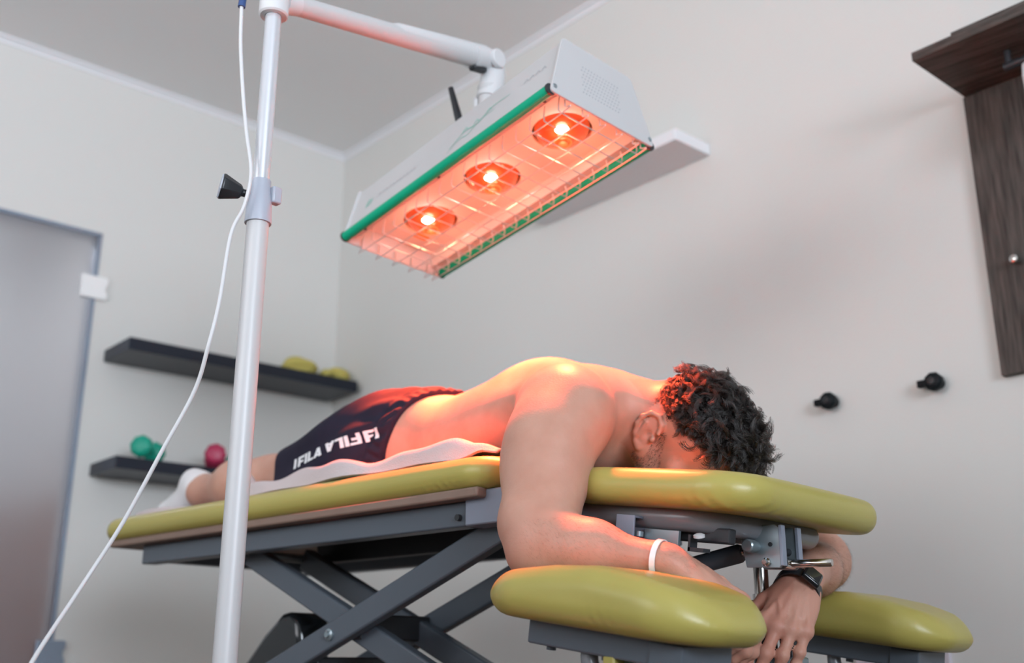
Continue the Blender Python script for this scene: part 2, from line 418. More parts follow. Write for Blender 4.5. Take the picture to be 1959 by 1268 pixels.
def hinge(zc, m):
    y0, y1, zz = 1.325, 1.427, .045
    pts = [(y0, zc - zz), (y1 - .006, zc - zz), (y1, zc - zz + .006), (y1, zc - .018), (y1 - .007, zc - .010), (y1 - .007, zc + .010), (y1, zc + .018), (y1, zc + zz - .006), (y1 - .006, zc + zz), (y0, zc + zz)]
    return obj('hinge', prism([(A_BACK - .016, a, b) for a, b in pts], (0, 0, 0), (.014, 0, 0)), m, d, X=ROOM, smooth=False, bevel=.003)
hinge(1.836, 'hinge'); hinge(.487, 'alu')

# ------------------------------------------------------------------ things on the walls
def wall_shelf(label, b0, b1, z0, z1, depth):
    o = obj('wall_shelf', box((A_BACK - depth, b0, z0), (A_BACK, b1, z1)), 'shelf', X=ROOM, smooth=False, bevel=.002)
    return tag(o, label, 'shelf', 'dark floating shelves on the door wall')
wall_shelf('upper blue-black floating wall shelf with yellow bags at its far end', 1.447, 2.441, 1.553, 1.600, .24)
wall_shelf('lower blue-black floating wall shelf carrying the small dumbbells', 1.443, 2.441, 1.115, 1.160, .24)

def blob(name, c, rad, m, label, cat, group=None, seed=0, lump=.10, parent=None):
    rnd = random.Random(seed); bm = bmesh.new(); bmesh.ops.create_icosphere(bm, subdivisions=4, radius=1)
    ph = [rnd.uniform(0, 6.28) for _ in range(6)]
    for v in bm.verts:
        p = v.co.copy()
        k = 1 + lump * (sin(3.1 * p.x + ph[0]) * cos(2.7 * p.y + ph[1]) + .5 * sin(5.3 * p.z + 4.1 * p.x + ph[2]))
        q = Vector((p.x * rad[0], p.y * rad[1], max(p.z, -.72) * rad[2])) * k
        v.co = ROOM3 @ q + Vector(c)
    me = bpy.data.meshes.new(name); bm.to_mesh(me); bm.free()
    o = link_mesh(name, me, m, parent)
    return tag(o, label, cat, group) if label else o
# yellow pouches (a soft bag, its tied neck as a part)
for i, (a, b, r, lab) in enumerate([(3.84, 2.205, (.06, .078, .044), 'larger flat yellow fabric bag on the upper wall shelf'),
                                    (3.83, 2.322, (.05, .030, .026), 'small low yellow fabric bag between the two larger ones on the shelf'),
                                    (3.85, 2.395, (.05, .052, .042), 'round yellow fabric bag at the very end of the upper shelf')]):
    o = blob('fabric_bag', W(a, b, 1.600 + r[2] * .73), r, 'yellow', lab, 'bag', 'yellow bags on the upper shelf', seed=i)
    obj('seam', tube([Vector(W(a, b, 1.600 + r[2] * .73)) + ROOM3 @ Vector((r[0] * 1.03 * cos(t * .3927), r[1] * 1.03 * sin(t * .3927), .002)) for t in range(17)], .0025, 6), 'yellow', o)
def dumbbell(label, c, dirn, m, rh=.042, ln=.095):
    c = Vector(c); dv = (ROOM3 @ Vector(dirn)).normalized()
    root = thing('dumbbell', label, 'dumbbell', c - UZ * rh, group='dumbbells on the lower shelf')
    obj('handle', lathe(c - dv * ln * .5, dv, [(0, .012), (ln * .25, .0135), (ln * .5, .015), (ln * .75, .0135), (ln, .012)], 18), m, root)
    for s in (-1, 1):
        prof = [(-.002, 0), (-.002, .016), (.006, rh * .80), (.016, rh), (.036, rh * .97), (.047, rh * .72), (.050, 0)]
        obj('weight', lathe(c + dv * s * ln * .42, dv * s, prof, 8), m, root, angle=None, bevel=.004)
    return root
dumbbell('green vinyl dumbbell lying at the door end of the lower shelf', W(3.80, 1.575, 1.160 + .042), (.72, .69, 0), 'green_vinyl')
dumbbell('red vinyl dumbbell on the lower shelf by the pole, in front of a green one', W(3.78, 1.830, 1.160 + .042), (.90, .436, 0), 'red_vinyl')
dumbbell('green vinyl dumbbell standing behind the red one on the lower shelf', W(3.885, 2.00, 1.160 + .040), (.55, .83, 0), 'green_vinyl', .040)

# white shelf on the long wall, behind the lamp
tag(obj('display_shelf', box((1.868, B_RIGHT - .165, 1.962), (2.62, B_RIGHT, 2.000)), 'white_trim', X=ROOM, smooth=False, bevel=.003),
    'white floating wall shelf behind the red lamp housing', 'shelf')

# black wall knobs
def wall_knob(a, z, label):
    p = Vector(W(a, B_RIGHT, z)); root = thing('coat_peg', label, 'knob', p, group='black knobs on the long wall')
    n = -BX
    obj('stem', lathe(p, n, [(-.001, 0), (-.001, .015), (.004, .015), (.006, .010), (.016, .010), (.016, 0)], 16), 'hook', root)
    prof = [(.010, 0), (.010, .016), (.014, .0215), (.032, .0240), (.040, .020), (.043, .012), (.043, 0)]
    obj('grip', lathe(p, n, prof, 9), 'hook', root, angle=25, bevel=.0015)
    obj('cap', lathe(p + n * .043, n, [(-.001, 0), (-.001, .011), (.003, .009), (.004, 0)], 16), 'black', root)
    obj('wing', box((-.013, -.008, -.009), (.013, .008, .009)), 'hook', root, X=Matrix.Translation(p + n * .022 + AX * .031 + UZ * .001) @ ROOM, bevel=.002)
wall_knob(1.515, 1.111, 'black round knob on the pale wall nearer the head of the man')
wall_knob(1.222, 1.106, 'black round knob on the pale wall nearer the wooden coat rack')

# coat rack: grained back board with a deep top shelf
rack = thing('coat_rack', 'dark grey-brown wood-grained coat rack with a deep top shelf on the wall', 'coat rack', W(.72, B_RIGHT, 1.09))
for k, (a0, a1) in enumerate(((1.062, .885), (.882, .62))):
    obj('back_board', box((a1, B_RIGHT - .020, 1.09), (a0, B_RIGHT - .001, 1.8135)), 'wood', rack, X=ROOM, smooth=False, bevel=.0015)
obj('top_shelf', box((.50, B_RIGHT - .275, 1.8135), (1.058, B_RIGHT - .001, 1.8365)), 'wood_h', rack, X=ROOM, smooth=False, bevel=.0015)
obj('rim_strip', box((.50, B_RIGHT - .262, 1.8365), (.965, B_RIGHT - .10, 1.852)), 'wood_h', rack, X=ROOM, smooth=False, bevel=.0015)
p = Vector(W(.985, B_RIGHT - .020, 1.352))
kn = obj('knob', lathe(p, -BX, [(0, 0), (0, .0065), (.012, .005), (.016, .009), (.022, .0115), (.028, .010), (.031, .004), (.031, 0)], 20), 'chrome', rack)
obj('rail', cyl(W(.55, B_RIGHT - .15, 1.775), W(.90, B_RIGHT - .15, 1.775), .010), 'dark_steel', rack)
obj('rail_post', cyl(W(.89, B_RIGHT - .15, 1.775), W(.89, B_RIGHT - .15, 1.8135), .008), 'dark_steel', rack)
hp = []
for i in range(15):
    t = i / 14; hp.append(W(.853 + .004 * sin(t * 9), B_RIGHT - .15 + .012 * sin(t * 5), 1.79 - .13 * t))
tag(obj('hanging_cloth', prism([W(.853, B_RIGHT - .150 + y, z) for y, z in ((-.03, 1.752), (-.012, 1.7645), (.012, 1.7645), (.03, 1.752), (.036, 1.72), (.03, 1.66), (.0, 1.645), (-.032, 1.66), (-.038, 1.72))], W(.858, 0, 0), W(.80, 0, 0)), 'white_plastic', smooth=True, bevel=.006),
    'white folded cloth hanging from the rail under the coat rack shelf', 'cloth')
tag(obj('socket_panel', box((1.27, B_RIGHT - .012, .40), (1.515, B_RIGHT, .486)), 'lilac', X=ROOM, smooth=False, bevel=.003),
    'pale lilac socket panel low on the wall behind the far arm cushion', 'socket')

# ------------------------------------------------------------------ treatment table
YC = 1.62
def pad_fn(lo, hi, corner, edge, crown=0, ripples=(), top=None, X=None, bulge=0):
    """upholstered slab: rounded plan, rolled edges, crowned top, pleats near the lower rim"""
    lo = np.array(lo, float); hi = np.array(hi, float); c = (lo + hi) / 2; h = (hi - lo) / 2
    iM = None if X is None else np.array(X.inverted())
    def fn(x, y, z):
        if iM is not None:
            x, y, z = [f32(iM[i][0]) * x + f32(iM[i][1]) * y + f32(iM[i][2]) * z + f32(iM[i][3]) for i in range(3)]
        x, y, z = x - f32(c[0]), y - f32(c[1]), z - f32(c[2])
        bx = h[0] + bulge * (1 - (y / f32(h[1])) ** 2)
        qx, qy = np.abs(x) - (bx - corner), np.abs(y) - f32(h[1] - corner)
        d2 = np.minimum(np.maximum(qx, qy), 0) + np.sqrt(np.maximum(qx, 0) ** 2 + np.maximum(qy, 0) ** 2) - f32(corner)
        hz = h[2] + crown * np.clip(-d2 / .12, 0, 1) * np.where(z > 0, 1, 0)
        zz = z
        if top is not None:                            # thickness varies along the cushion, underside stays flat
            tt = np.interp(np.clip((x / f32(h[0])).ravel(), -1, 1), top[0], top[1]).reshape(x.shape).astype(f32)
            hz = h[2] * tt; zz = z - (hz - h[2])
        for (rx, ry, wid, frq, amp) in ripples:
            m = np.exp(-((x - rx) ** 2 + (y - ry) ** 2) / wid ** 2) * np.clip(.25 - z / h[2], 0, 1)
            d2 = d2 + f32(amp) * m * np.abs(np.sin((x - y * .7) * f32(frq * .5)))
        a, b = d2 + f32(edge), np.abs(zz) - hz + f32(edge)
        return np.minimum(np.maximum(a, b), 0) + np.sqrt(np.maximum(a, 0) ** 2 + np.maximum(b, 0) ** 2) - f32(edge)
    return fn
def pad(name, parent, lo, hi, corner, edge, h=.006, X=None, **k):
    m = .03
    s = SDF(); P = [Vector((x, y, z)) for x in (lo[0] - m, hi[0] + m) for y in (lo[1] - m, hi[1] + m) for z in (lo[2] - m, hi[2] + m)]
    if X is not None: P = [X @ p for p in P]
    a = np.min([tuple(p) for p in P], 0); b = np.max([tuple(p) for p in P], 0)
    s.add(pad_fn(lo, hi, corner, edge, X=X, **k), a, b, k=.001)
    V, Q = s.mesh(a, b, h)
    return link_mesh(name, np_mesh(name, V, Q), 'vinyl', parent, angle=None)

table = thing('treatment_table', 'olive-green padded physiotherapy table on a grey scissor frame', 'massage table', (-1.75, YC, 0))
pad('main_pad', table, (-2.63, 1.315, .744), (-1.255, 1.925, .800), .075, .028, crown=.006,
    ripples=((.55, -.305, .07, 330, .003), (.665, -.22, .05, 330, .003)))
obj('under_board', box((-2.58, 1.329, .7285), (-1.30, 1.911, .7460)), 'board', table, bevel=.004)
for y in (1.360, 1.845): obj('side_rail', box((-2.47, y, .684), (-1.262, y + .038, .7285)), 'grey_steel', table, bevel=.003)
for x in (-2.47, -1.32): obj('cross_rail', box((x, 1.398, .690), (x + .04, 1.845, .7285)), 'grey_steel', table, bevel=.003)
for y in (1.352, 1.825): obj('hinge_block', box((-1.352, y, .683), (-1.254, y + .062, .7435)), 'light_steel', table, bevel=.003)
obj('bolt', cyl((-1.372, 1.352, .700), (-1.372, 1.362, .700), .006, seg=12), 'dark_steel', table)
obj('inner_beam', box((-2.14, 1.635, .683), (-1.30, 1.66, .7285)), 'dark_steel', table, bevel=.002)
def sarm(x0, z0, x1, z1, y): obj('scissor_arm', beam((x0, y, z0), (x1, y, z1), .026, .050), 'grey_steel', table, bevel=.004)
for ya, yb in ((1.410, 1.441), (1.625, 1.594)):
    sarm(-1.285, .690, -2.26, .325, ya); sarm(-2.125, .690, -1.33, .345, yb)
bz = lambda x: .690 + (x + 1.285) * (.690 - .325) / (2.26 - 1.285)
obj('pivot_bolt', lathe((-1.772, 1.397, bz(-1.772)), (0, -1, 0), [(0, 0), (0, .012), (.004, .012), (.006, .007), (.010, .006), (.010, 0)], 12), 'zinc', table)
obj('pivot_beam', beam((-1.735, 1.425, .522), (-1.735, 1.61, .522), .05, .05, (1, 0, 0)), 'dark_steel', table, bevel=.004)
obj('lower_beam', beam((-1.86, 1.425, .448), (-1.86, 1.61, .448), .03, .035, (1, 0, 0)), 'dark_steel', table, bevel=.004)
obj('lift_beam', beam((-1.50, 1.455, .43), (-1.50, 1.58, .43), .03, .04, (1, 0, 0)), 'dark_steel', table, bevel=.004)
for x in (-1.285, -2.125): obj('roller_shaft', cyl((x, 1.39, .690), (x, 1.64, .690), .010, seg=12), 'zinc', table)
hous = [(-2.22, .36), (-2.175, .455), (-2.11, .515), (-2.045, .560), (-2.015, .563), (-1.985, .545), (-1.975, .50), (-2.0, .36)]
obj('actuator_housing', prism([(x, 1.475, z) for x, z in hous], (0, 1.475, 0), (0, 1.565, 0)), 'black_gloss', table, bevel=.012)
for y in (1.397, 1.612): obj('base_rail', box((-2.34, y, .262), (-1.22, y + .028, .322)), 'grey_steel', table, bevel=.003)
for x in (-2.30, -1.30):
    obj('base_crossbar', box((x - .03, 1.36, .23), (x + .03, 1.88, .262)), 'grey_steel', table, bevel=.003)
    for y in (1.38, 1.86): obj('leg', lathe((x, y, 0), UZ, [(0, 0), (0, .03), (.012, .03), (.016, .014), (.06, .014), (.06, .02), (.232, .02), (.232, 0)], 16), 'grey_steel', table)

# head section: tilted cushion, bent tube, locking hardware
HT = Matrix.Translation((-1.12, 0, .74)) @ Matrix.Rotation(radians(8.0), 4, 'Y')
def hx(x, y, z): return HT @ Vector((x, y, z))
pad('head_pad', table, (-.035, 1.37, -.033), (.320, 1.87, .026), .085, .028, h=.005, X=HT, crown=.004, bulge=.012,
    ripples=((.115, -.235, .045, 300, .0035), (.165, -.17, .05, 330, .003)))
obj('head_board', box((-.02, 1.47, -.040), (.225, 1.77, -.031)), 'dark_steel', table, X=HT, bevel=.002)
TZ = .010
tp = [(-.115, 1.440, -.054), (-.03, 1.440, -.055), (.12, 1.440, -.056), (.185, 1.447, -.056), (.222, 1.480, -.057), (.235, 1.53, -.057), (.237, 1.62, -.057),
      (.235, 1.70, -.057), (.222, 1.752, -.057), (.185, 1.785, -.056), (.12, 1.792, -.056), (-.03, 1.792, -.055), (-.115, 1.792, -.054)]
obj('head_tube', tube(catmull([hx(p[0], p[1], p[2] + TZ) for p in tp], 6), .0210, 16), 'tube_steel', table)
ring = lambda x: [(x, 1.400, -.097), (x, 1.438, -.097), (x, 1.438, -.057), (x, 1.400, -.057)]
def hollow(x0, x1, lo, hi, w):                  # short square steel tube, open ends
    (y0, z0), (y1, z1) = lo, hi; V = []
    for x in (x0, x1):
        for e in (0, w): V += [(x, y0 + e, z0 + e), (x, y1 - e, z0 + e), (x, y1 - e, z1 - e), (x, y0 + e, z1 - e)]
    Fc = []
    for k in range(4):
        j = (k + 1) % 4
        Fc += [[k, j, 8 + j, 8 + k], [4 + j, 4 + k, 12 + k, 12 + j], [k, 4 + k, 4 + j, j], [8 + j, 12 + j, 12 + k, 8 + k]]
    return V, Fc
obj('socket_tube', hollow(.076, .112, (1.396, -.088), (1.436, -.048), .004), 'light_steel', table, X=HT, smooth=False, bevel=.001)
obj('socket_screw', cyl(hx(.108, 1.416, -.080), hx(.108, 1.416, -.072), .008, seg=12), 'zinc', table)
obj('lock_plate', join(box((.112, 1.425, -.096), (.178, 1.432, -.066)), box((.112, 1.410, -.096), (.178, 1.432, -.091))), 'zinc', table, X=HT, smooth=False, bevel=.001)
obj('slide_bar', box((.130, 1.456, -.080), (.250, 1.476, -.056)), 'dark_steel', table, X=HT, smooth=False, bevel=.003)
obj('catch', join(box((.196, 1.425, -.096), (.224, 1.445, -.090)), box((.196, 1.425, -.096), (.200, 1.445, -.071))), 'dark_steel', table, X=HT, smooth=False)
obj('catch_button', lathe(hx(.214, 1.428, -.074), HT.to_3x3() @ Vector((0, -.3, 1)), [(0, 0), (0, .009), (.004, .009), (.006, .005), (.006, 0)], 14), 'white_plastic', table)
for y in (1.540, 1.592):
    pl = [(-.905, .598), (-.847, .594), (-.840, .600), (-.840, .655), (-.852, .662), (-.905, .662), (-.912, .640)]
    obj('bracket_plate', prism([(x, y, z) for x, z in pl], (0, y, 0), (0, y + .005, 0)), 'zinc', table, smooth=False, bevel=.001)
    obj('plate_flange', box((-.844, y - .002, .597), (-.838, y + .010, .660)), 'light_steel', table, smooth=False, bevel=.001)
obj('pivot_pin', lathe((-.886, 1.512, .629), (0, 1, 0), [(0, 0), (0, .0085), (.002, .0105), (.018, .0105), (.020, .0085), (.10, .0085), (.10, 0)], 18), 'zinc', table)
obj('plate_hole', cyl((-.860, 1.5385, .631), (-.860, 1.5405, .631), .0035, seg=12), 'black', table)
obj('plate_bolt', lathe((-.868, 1.540, .604), (0, -1, 0), [(0, 0), (0, .0075), (.003, .0075), (.0045, .005), (.010, .0045), (.010, 0)], 6), 'chrome', table)
obj('cross_bolt', cyl((-.858, 1.545, .622), (-.858, 1.592, .622), .006, seg=12), 'dark_steel', table)
obj('lever_rod', lathe((-.858, 1.575, .603), (1, .06, -.03), [(0, 0), (0, .0055), (.016, .0055), (.017, .0062), (.078, .0062), (.080, .005), (.080, 0)], 16), 'chrome', table)
obj('lever_pivot', cyl((-.850, 1.560, .603), (-.850, 1.600, .603), .008, seg=14), 'chrome', table)
gd = Vector((.085, 0, .014)).normalized()
obj('gas_spring', lathe((-1.17, 1.575, .586), gd, [(0, 0), (0, .012), (.006, .0155), (.236, .0155), (.243, .012), (.243, 0)], 20), 'grey_steel', table)
obj('spring_rod', cyl(Vector((-1.17, 1.575, .586)) + gd * .243, (-.886, 1.575, .629), .0062, seg=14), 'black_gloss', table)
obj('gland', lathe(Vector((-1.17, 1.575, .586)) + gd * .241, gd, [(0, 0), (0, .0085), (.006, .0075), (.006, 0)], 16), 'chrome', table)
obj('head_column', lathe((-.958, 1.675, .40), UZ, [(0, 0), (0, .016), (.165, .016), (.165, .0125), (.215, .0125), (.215, 0)], 20), 'chrome', table)
obj('column_sleeve', lathe((-.958, 1.675, .35), UZ, [(0, .016), (0, .020), (.205, .020), (.205, .016)], 20), 'black', table)
obj('tube_foot', lathe(hx(.200, 1.66, -.075), -UZ, [(-.003, 0), (-.003, .003), (.006, .003), (.006, .0075), (.011, .0075), (.011, 0)], 14), 'black', table)

# arm cushions with their rails and bent support tubes
def arm_rest(yc, s):
    X = Matrix.Translation((-1.135, 0, .525)) @ Matrix.Rotation(radians(8.6), 4, 'Y')
    pad('arm_pad', table, (0, yc - .115, 0), (.385, yc + .115, .078), .085, .034, h=.005, X=X, bulge=.012,
        top=((-1, -.75, -.3, .1, .5, .8, 1), (.68, .84, 1.02, 1.10, 1.02, .86, .66)), ripples=((.05, -.11 * s, .035, 380, .003),))
    Y0, Y1 = yc - .055, yc + .055
    obj('arm_rail', box((.070, Y0, -.034), (.330, Y1, .004)), 'grey_steel', table, X=X, smooth=False, bevel=.003)
    obj('rail_bracket', box((.285, Y0 - .004, -.036), (.338, Y1 + .004, -.002)), 'grey_steel', table, X=X, smooth=False, bevel=.002)
    for u in (.100, .200, .305): obj('rail_screw', cyl(X @ Vector((u, yc - .035, -.034)), X @ Vector((u, yc - .035, -.040)), .007, seg=12), 'grey_steel', table)
    q = lambda u, y, z: X @ Vector((u, y, z))
    obj('support_tube', tube(catmull([q(.165, yc - .03, -.03), q(.172, yc - .03, -.055), q(.20, yc - .02, -.10), q(.22, yc + .05 * s, -.16), Vector((-.93, YC - .10 * s, .34)), Vector((-.955, YC - .02 * s, .33))], 6), .0125, 14), 'tube_steel', table)
    return X
XN = arm_rest(1.255, 1)
XF = arm_rest(1.985, -1)
obj('yoke', beam((-.955, 1.53, .33), (-.955, 1.73, .33), .05, .05, (1, 0, 0)), 'grey_steel', table, bevel=.004)
obj('yoke_arm', beam((-.955, 1.60, .33), (-1.30, 1.60, .30), .04, .05), 'grey_steel', table, bevel=.004)
obj('yoke_post', beam((-.915, 1.69, .35), (-.925, 1.69, .52), .022, .022, (0, 1, 0)), 'dark_steel', table, bevel=.002)
obj('yoke_clamp', box((-.937, 1.672, .425), (-.897, 1.708, .462)), 'zinc', table, bevel=.003)
obj('strap', box((-.935, 1.20, .41), (-.915, 1.23, .462)), 'vinyl', table, bevel=.003)
obj('clamp_block', box((-.915, 1.22, .40), (-.865, 1.25, .455)), 'zinc', table, bevel=.003)

# ------------------------------------------------------------------ infrared floor lamp
lamp = thing('infrared_lamp', 'white floor-standing infrared lamp with three glowing red bulbs in a green-edged housing', 'lamp', (-1.446, .946, 0))
PX, PY = -1.446, .946
obj('lower_pole', cyl((PX, PY, .05), (PX, PY, 1.172), .0185, seg=28), 'white_paint', lamp)
obj('upper_pole', cyl((PX, PY, 1.10), (PX, PY, 1.60), .0143, seg=28), 'silver', lamp)
obj('collar', lathe((PX, PY, 1.158), UZ, [(0, .0186), (0, .0222), (.004, .0225), (.040, .0205), (.056, .0178), (.062, .0172), (.078, .0172), (.078, .0145)], 28), 'grey_collar', lamp)
obj('collar_lug', box((PX + .006, PY + .012, 1.196), (PX + .022, PY + .030, 1.226)), 'grey_collar', lamp, bevel=.003)
kdir = (Vector((-1.474, .884, 1.222)) - Vector((PX, PY, 1.212))).normalized()
kp = Vector((PX, PY, 1.205)) + kdir * .018
knb = obj('clamp_knob', lathe(kp, kdir, [(0, 0), (0, .007), (.012, .007), (.014, .011), (.016, .013), (.044, .023), (.046, .0235), (.048, .022)], 7), 'black', lamp, angle=25, bevel=.0015)
obj('knob_cap', lathe(kp + kdir * .046, kdir, [(0, .0225), (.004, .0205), (.005, 0)], 7), 'grey_collar', knb, angle=25)
sd = kdir.cross(UZ).normalized(); up_ = sd.cross(kdir)
fc = Matrix((kdir, sd, up_)).transposed().to_4x4(); fc.translation = kp
obj('knob_label', box((.022, .0165, -.001), (.036, .0185, .006)), 'grey_collar', knb, X=fc, bevel=.001)
obj('knob_mark', box((.022, .016, -.008), (.034, .0180, -.003)), 'red_dot', knb, X=fc, bevel=.001)
obj('base_plate', lathe((PX, PY, 0), UZ, [(.018, 0), (.018, .22), (.024, .235), (.034, .235), (.046, .20), (.060, .05), (.085, .026), (.085, 0)], 40), 'white_paint', lamp)
for k in range(5):
    a = k * 2 * pi / 5; obj('castor', cyl((PX + .19 * cos(a), PY + .19 * sin(a) - .012, .018), (PX + .19 * cos(a), PY + .19 * sin(a) + .012, .018), .018, seg=16), 'black', lamp)

Rl = Euler((radians(-4.1), radians(-8.2), radians(-4.9)), 'XYZ').to_matrix()
LS = 1.085
LM = Matrix.Translation((-1.5114, 1.5733, 1.4395)) @ Rl.to_4x4() @ Matrix.Scale(LS, 4)
def lw(x, y, z): return LM @ Vector((x, y, z))
HUBZ = 1.572
JW = lw(.045, -.035, .134) + Vector((0, 0, .1573))                     # joint over the housing
hub_c = Vector((PX, PY, 0)); ad = (Vector((JW.x, JW.y, 0)) - hub_c); AL = ad.length; ad.normalize()
obj('hub', lathe((PX, PY, HUBZ - .014), UZ, [(0, .0150), (0, .0235), (.003, .0262), (.075, .0262), (.080, .022), (.080, 0)], 28), 'white_plastic', lamp)
obj('hub_screw', cyl(Vector((PX, PY, HUBZ + .028)) + Vector((.30, -.954, 0)) * .0245, Vector((PX, PY, HUBZ + .028)) + Vector((.30, -.954, 0)) * .0275, .003, seg=10), 'black', lamp)
h0 = Vector((PX, PY, HUBZ + .022)); h1 = Vector((JW.x, JW.y, JW.z))
obj('arm_neck', cyl(h0 + (h1 - h0).normalized() * .018, h0 + (h1 - h0).normalized() * .052, .0235, .0195, seg=24), 'white_plastic', lamp)
obj('arm', tube([h0 + (h1 - h0) * t for t in (.05, .3, .6, .98)], .0185, 22, rr=(.0185, .0195, .021, .0225)), 'white_paint', lamp)
av = (h1 - h0).normalized(); au = (UZ - av * UZ.dot(av)).normalized()
obj('arm_cover', tube([h0 + (h1 - h0) * t + au * e for t, e in ((.48, .002), (.52, .005), (.75, .008), (.97, .010))], .02, 20, rr=(.0170, .0205, .0225, .0245)), 'white_plastic', lamp)
obj('elbow', tube(catmull([h1 - av * .063 + au * .002, h1 - av * .023 + au * .005, h1 + av * .009 - UZ * .005, h1 + av * .016 - UZ * .035, h1 + av * .007 - UZ * .072, h1 - UZ * .098], 6), .0280, 22), 'white_plastic', lamp)
sw = av.cross(UZ).normalized()
obj('elbow_disc', cyl(h1 + sw * .022 - UZ * .002, h1 + sw * .034 - UZ * .002, .024, .022, seg=24), 'white_plastic', lamp, bevel=.002)
obj('arm_grommet', box((-.022, -.010, -.009), (.022, .010, .009)), 'dark_steel', lamp, X=Matrix.Translation(h1 - av * .038 - UZ * .022) @ Matrix((av, sw, au)).transposed().to_4x4(), bevel=.004)
jb = lw(.045, -.035, .134)
obj('drop_tube', tube([h1 - UZ * .065, h1 - UZ * .115, jb + UZ * .032], .0185, 22, rr=(.0245, .0225, .0215)), 'white_paint', lamp)
obj('drop_clip', box((-.006, -.006, -.019), (.006, .006, .019)), 'white_plastic', lamp, X=Matrix.Translation(jb + UZ * .052 - sw * 0 - Vector((.0225, .014, 0))), bevel=.003)
obj('swivel', lathe(jb - Rl @ UZ * .002, Rl @ UZ, [(0, 0), (0, .034), (.014, .034), (.034, .026), (.046, .022), (.046, 0)], 26), 'white_plastic', lamp)
lv = lw(-.005, -.055, .134)
lev = obj('clamp_lever', lathe(lv, UZ, [(-.014, 0), (-.014, .0115), (.014, .0115), (.016, .007), (.016, 0)], 16), 'black', lamp)
obj('lever_handle', tube([lv + UZ * .004, lv + UZ * .014 + Vector((-.007, -.005, 0)), lv + UZ * .052 + Vector((-.016, -.009, 0)), lv + UZ * .116 + Vector((-.030, -.017, 0))], .005, 12, rr=(.007, .0098, .0087, .0063)), 'black', lev)

# housing
HL, FB, FT, BT, BB, HZ = .325, -.1365, -.093, .085, .1365, .134
def sheet(x0, x1, pts, t=.003): return prism([(x0, y, z) for y, z in pts], (x0, 0, 0), (x1, 0, 0))
hsg = thing('housing', None, None, lw(0, 0, 0)) if False else None
pf = [(FB + .006, .010), (FT, HZ), (FT + .004, HZ - .003), (FB + .010, .008)]
front = obj('front_panel', sheet(-HL + .004, HL - .004, pf), 'white_paint', lamp, X=LM, smooth=False)
obj('top_panel', sheet(-HL + .004, HL - .004, [(FT, HZ), (BT, HZ), (BT, HZ - .003), (FT, HZ - .003)]), 'white_paint', lamp, X=LM, smooth=False)
obj('back_panel', sheet(-HL + .004, HL - .004, [(BB - .006, .010), (BT, HZ), (BT - .004, HZ - .003), (BB - .010, .008)]), 'white_paint', lamp, X=LM, smooth=False)
def cap(x0, x1):
    out = []
    cs = [(FB - .002, -.004, .014), (BB + .002, -.004, .014), (BT + .004, HZ + .005, .010), (FT - .004, HZ + .005, .010)]
    n = len(cs)
    for i, (y, z, r) in enumerate(cs):
        p = Vector((0, y, z)); a = (Vector((0, *cs[i - 1][:2])) - p).normalized(); b = (Vector((0, *cs[(i + 1) % n][:2])) - p).normalized()
        for k in range(6):
            t = k / 5; q = p + a * r * (1 - t) ** 2 + b * r * t ** 2
            out.append((x0, q.y, q.z))
    return prism(out, (x0, 0, 0), (x1, 0, 0))
for s in (-1, 1):
    cp = obj('end_cap', cap(s * HL, s * (HL - .005)), 'white_paint', lamp, X=LM, smooth=False, bevel=.0012)
    for y in (FB + .010, BB - .010):
        obj('cap_screw', lathe(lw(s * HL, y, .011), Rl @ Vector((s, 0, 0)), [(-.001, 0), (-.001, .0055), (.0012, .005), (.0018, 0)], 14), 'zinc', cp)
    vh = []
    for i in range(13):
        for j in range(8):
            y, z = -.052 + i * .0078, .034 + j * .0085
            if j % 2: y += .0039
            vh.append(cyl((s * HL, y, z), (s * (HL + .0006), y, z), .0015, seg=6))
    obj('vent_holes', join(*vh), 'grey_print', cp, X=LM, smooth=False)['kind'] = 'stuff'
    for y in (FB + .004, BB - .004):
        obj('strip_plug', cyl((s * (HL - .009), y, .004), (s * (HL - .005), y, .004), .0118, seg=16), 'dark_steel', lamp, X=LM)
def strip(y, n): return tube([(x, y, .004) for x in (-HL + .008, 0, HL - .008)], .0105, 16)
obj('edge_strip', strip(FB + .004, 0), 'green_trim', lamp, X=LM)
obj('edge_strip', strip(BB - .004, 0), 'green_trim', lamp, X=LM)
obj('inner_flange', join(box((-HL + .006, FB + .014, .010), (HL - .006, FB + .030, .013)), box((-HL + .006, FB + .029, .010), (HL - .006, FB + .032, .046))), 'reflector', lamp, X=LM, smooth=False)
obj('inner_flange', join(box((-HL + .006, BB - .032, .010), (HL - .006, BB - .014, .013)), box((-HL + .006, BB - .034, .010), (HL - .006, BB - .031, .046))), 'reflector', lamp, X=LM, smooth=False)
BUL = [(-.205, .012), (0, .012), (.205, .012)]; RB = .055; RZ = .046
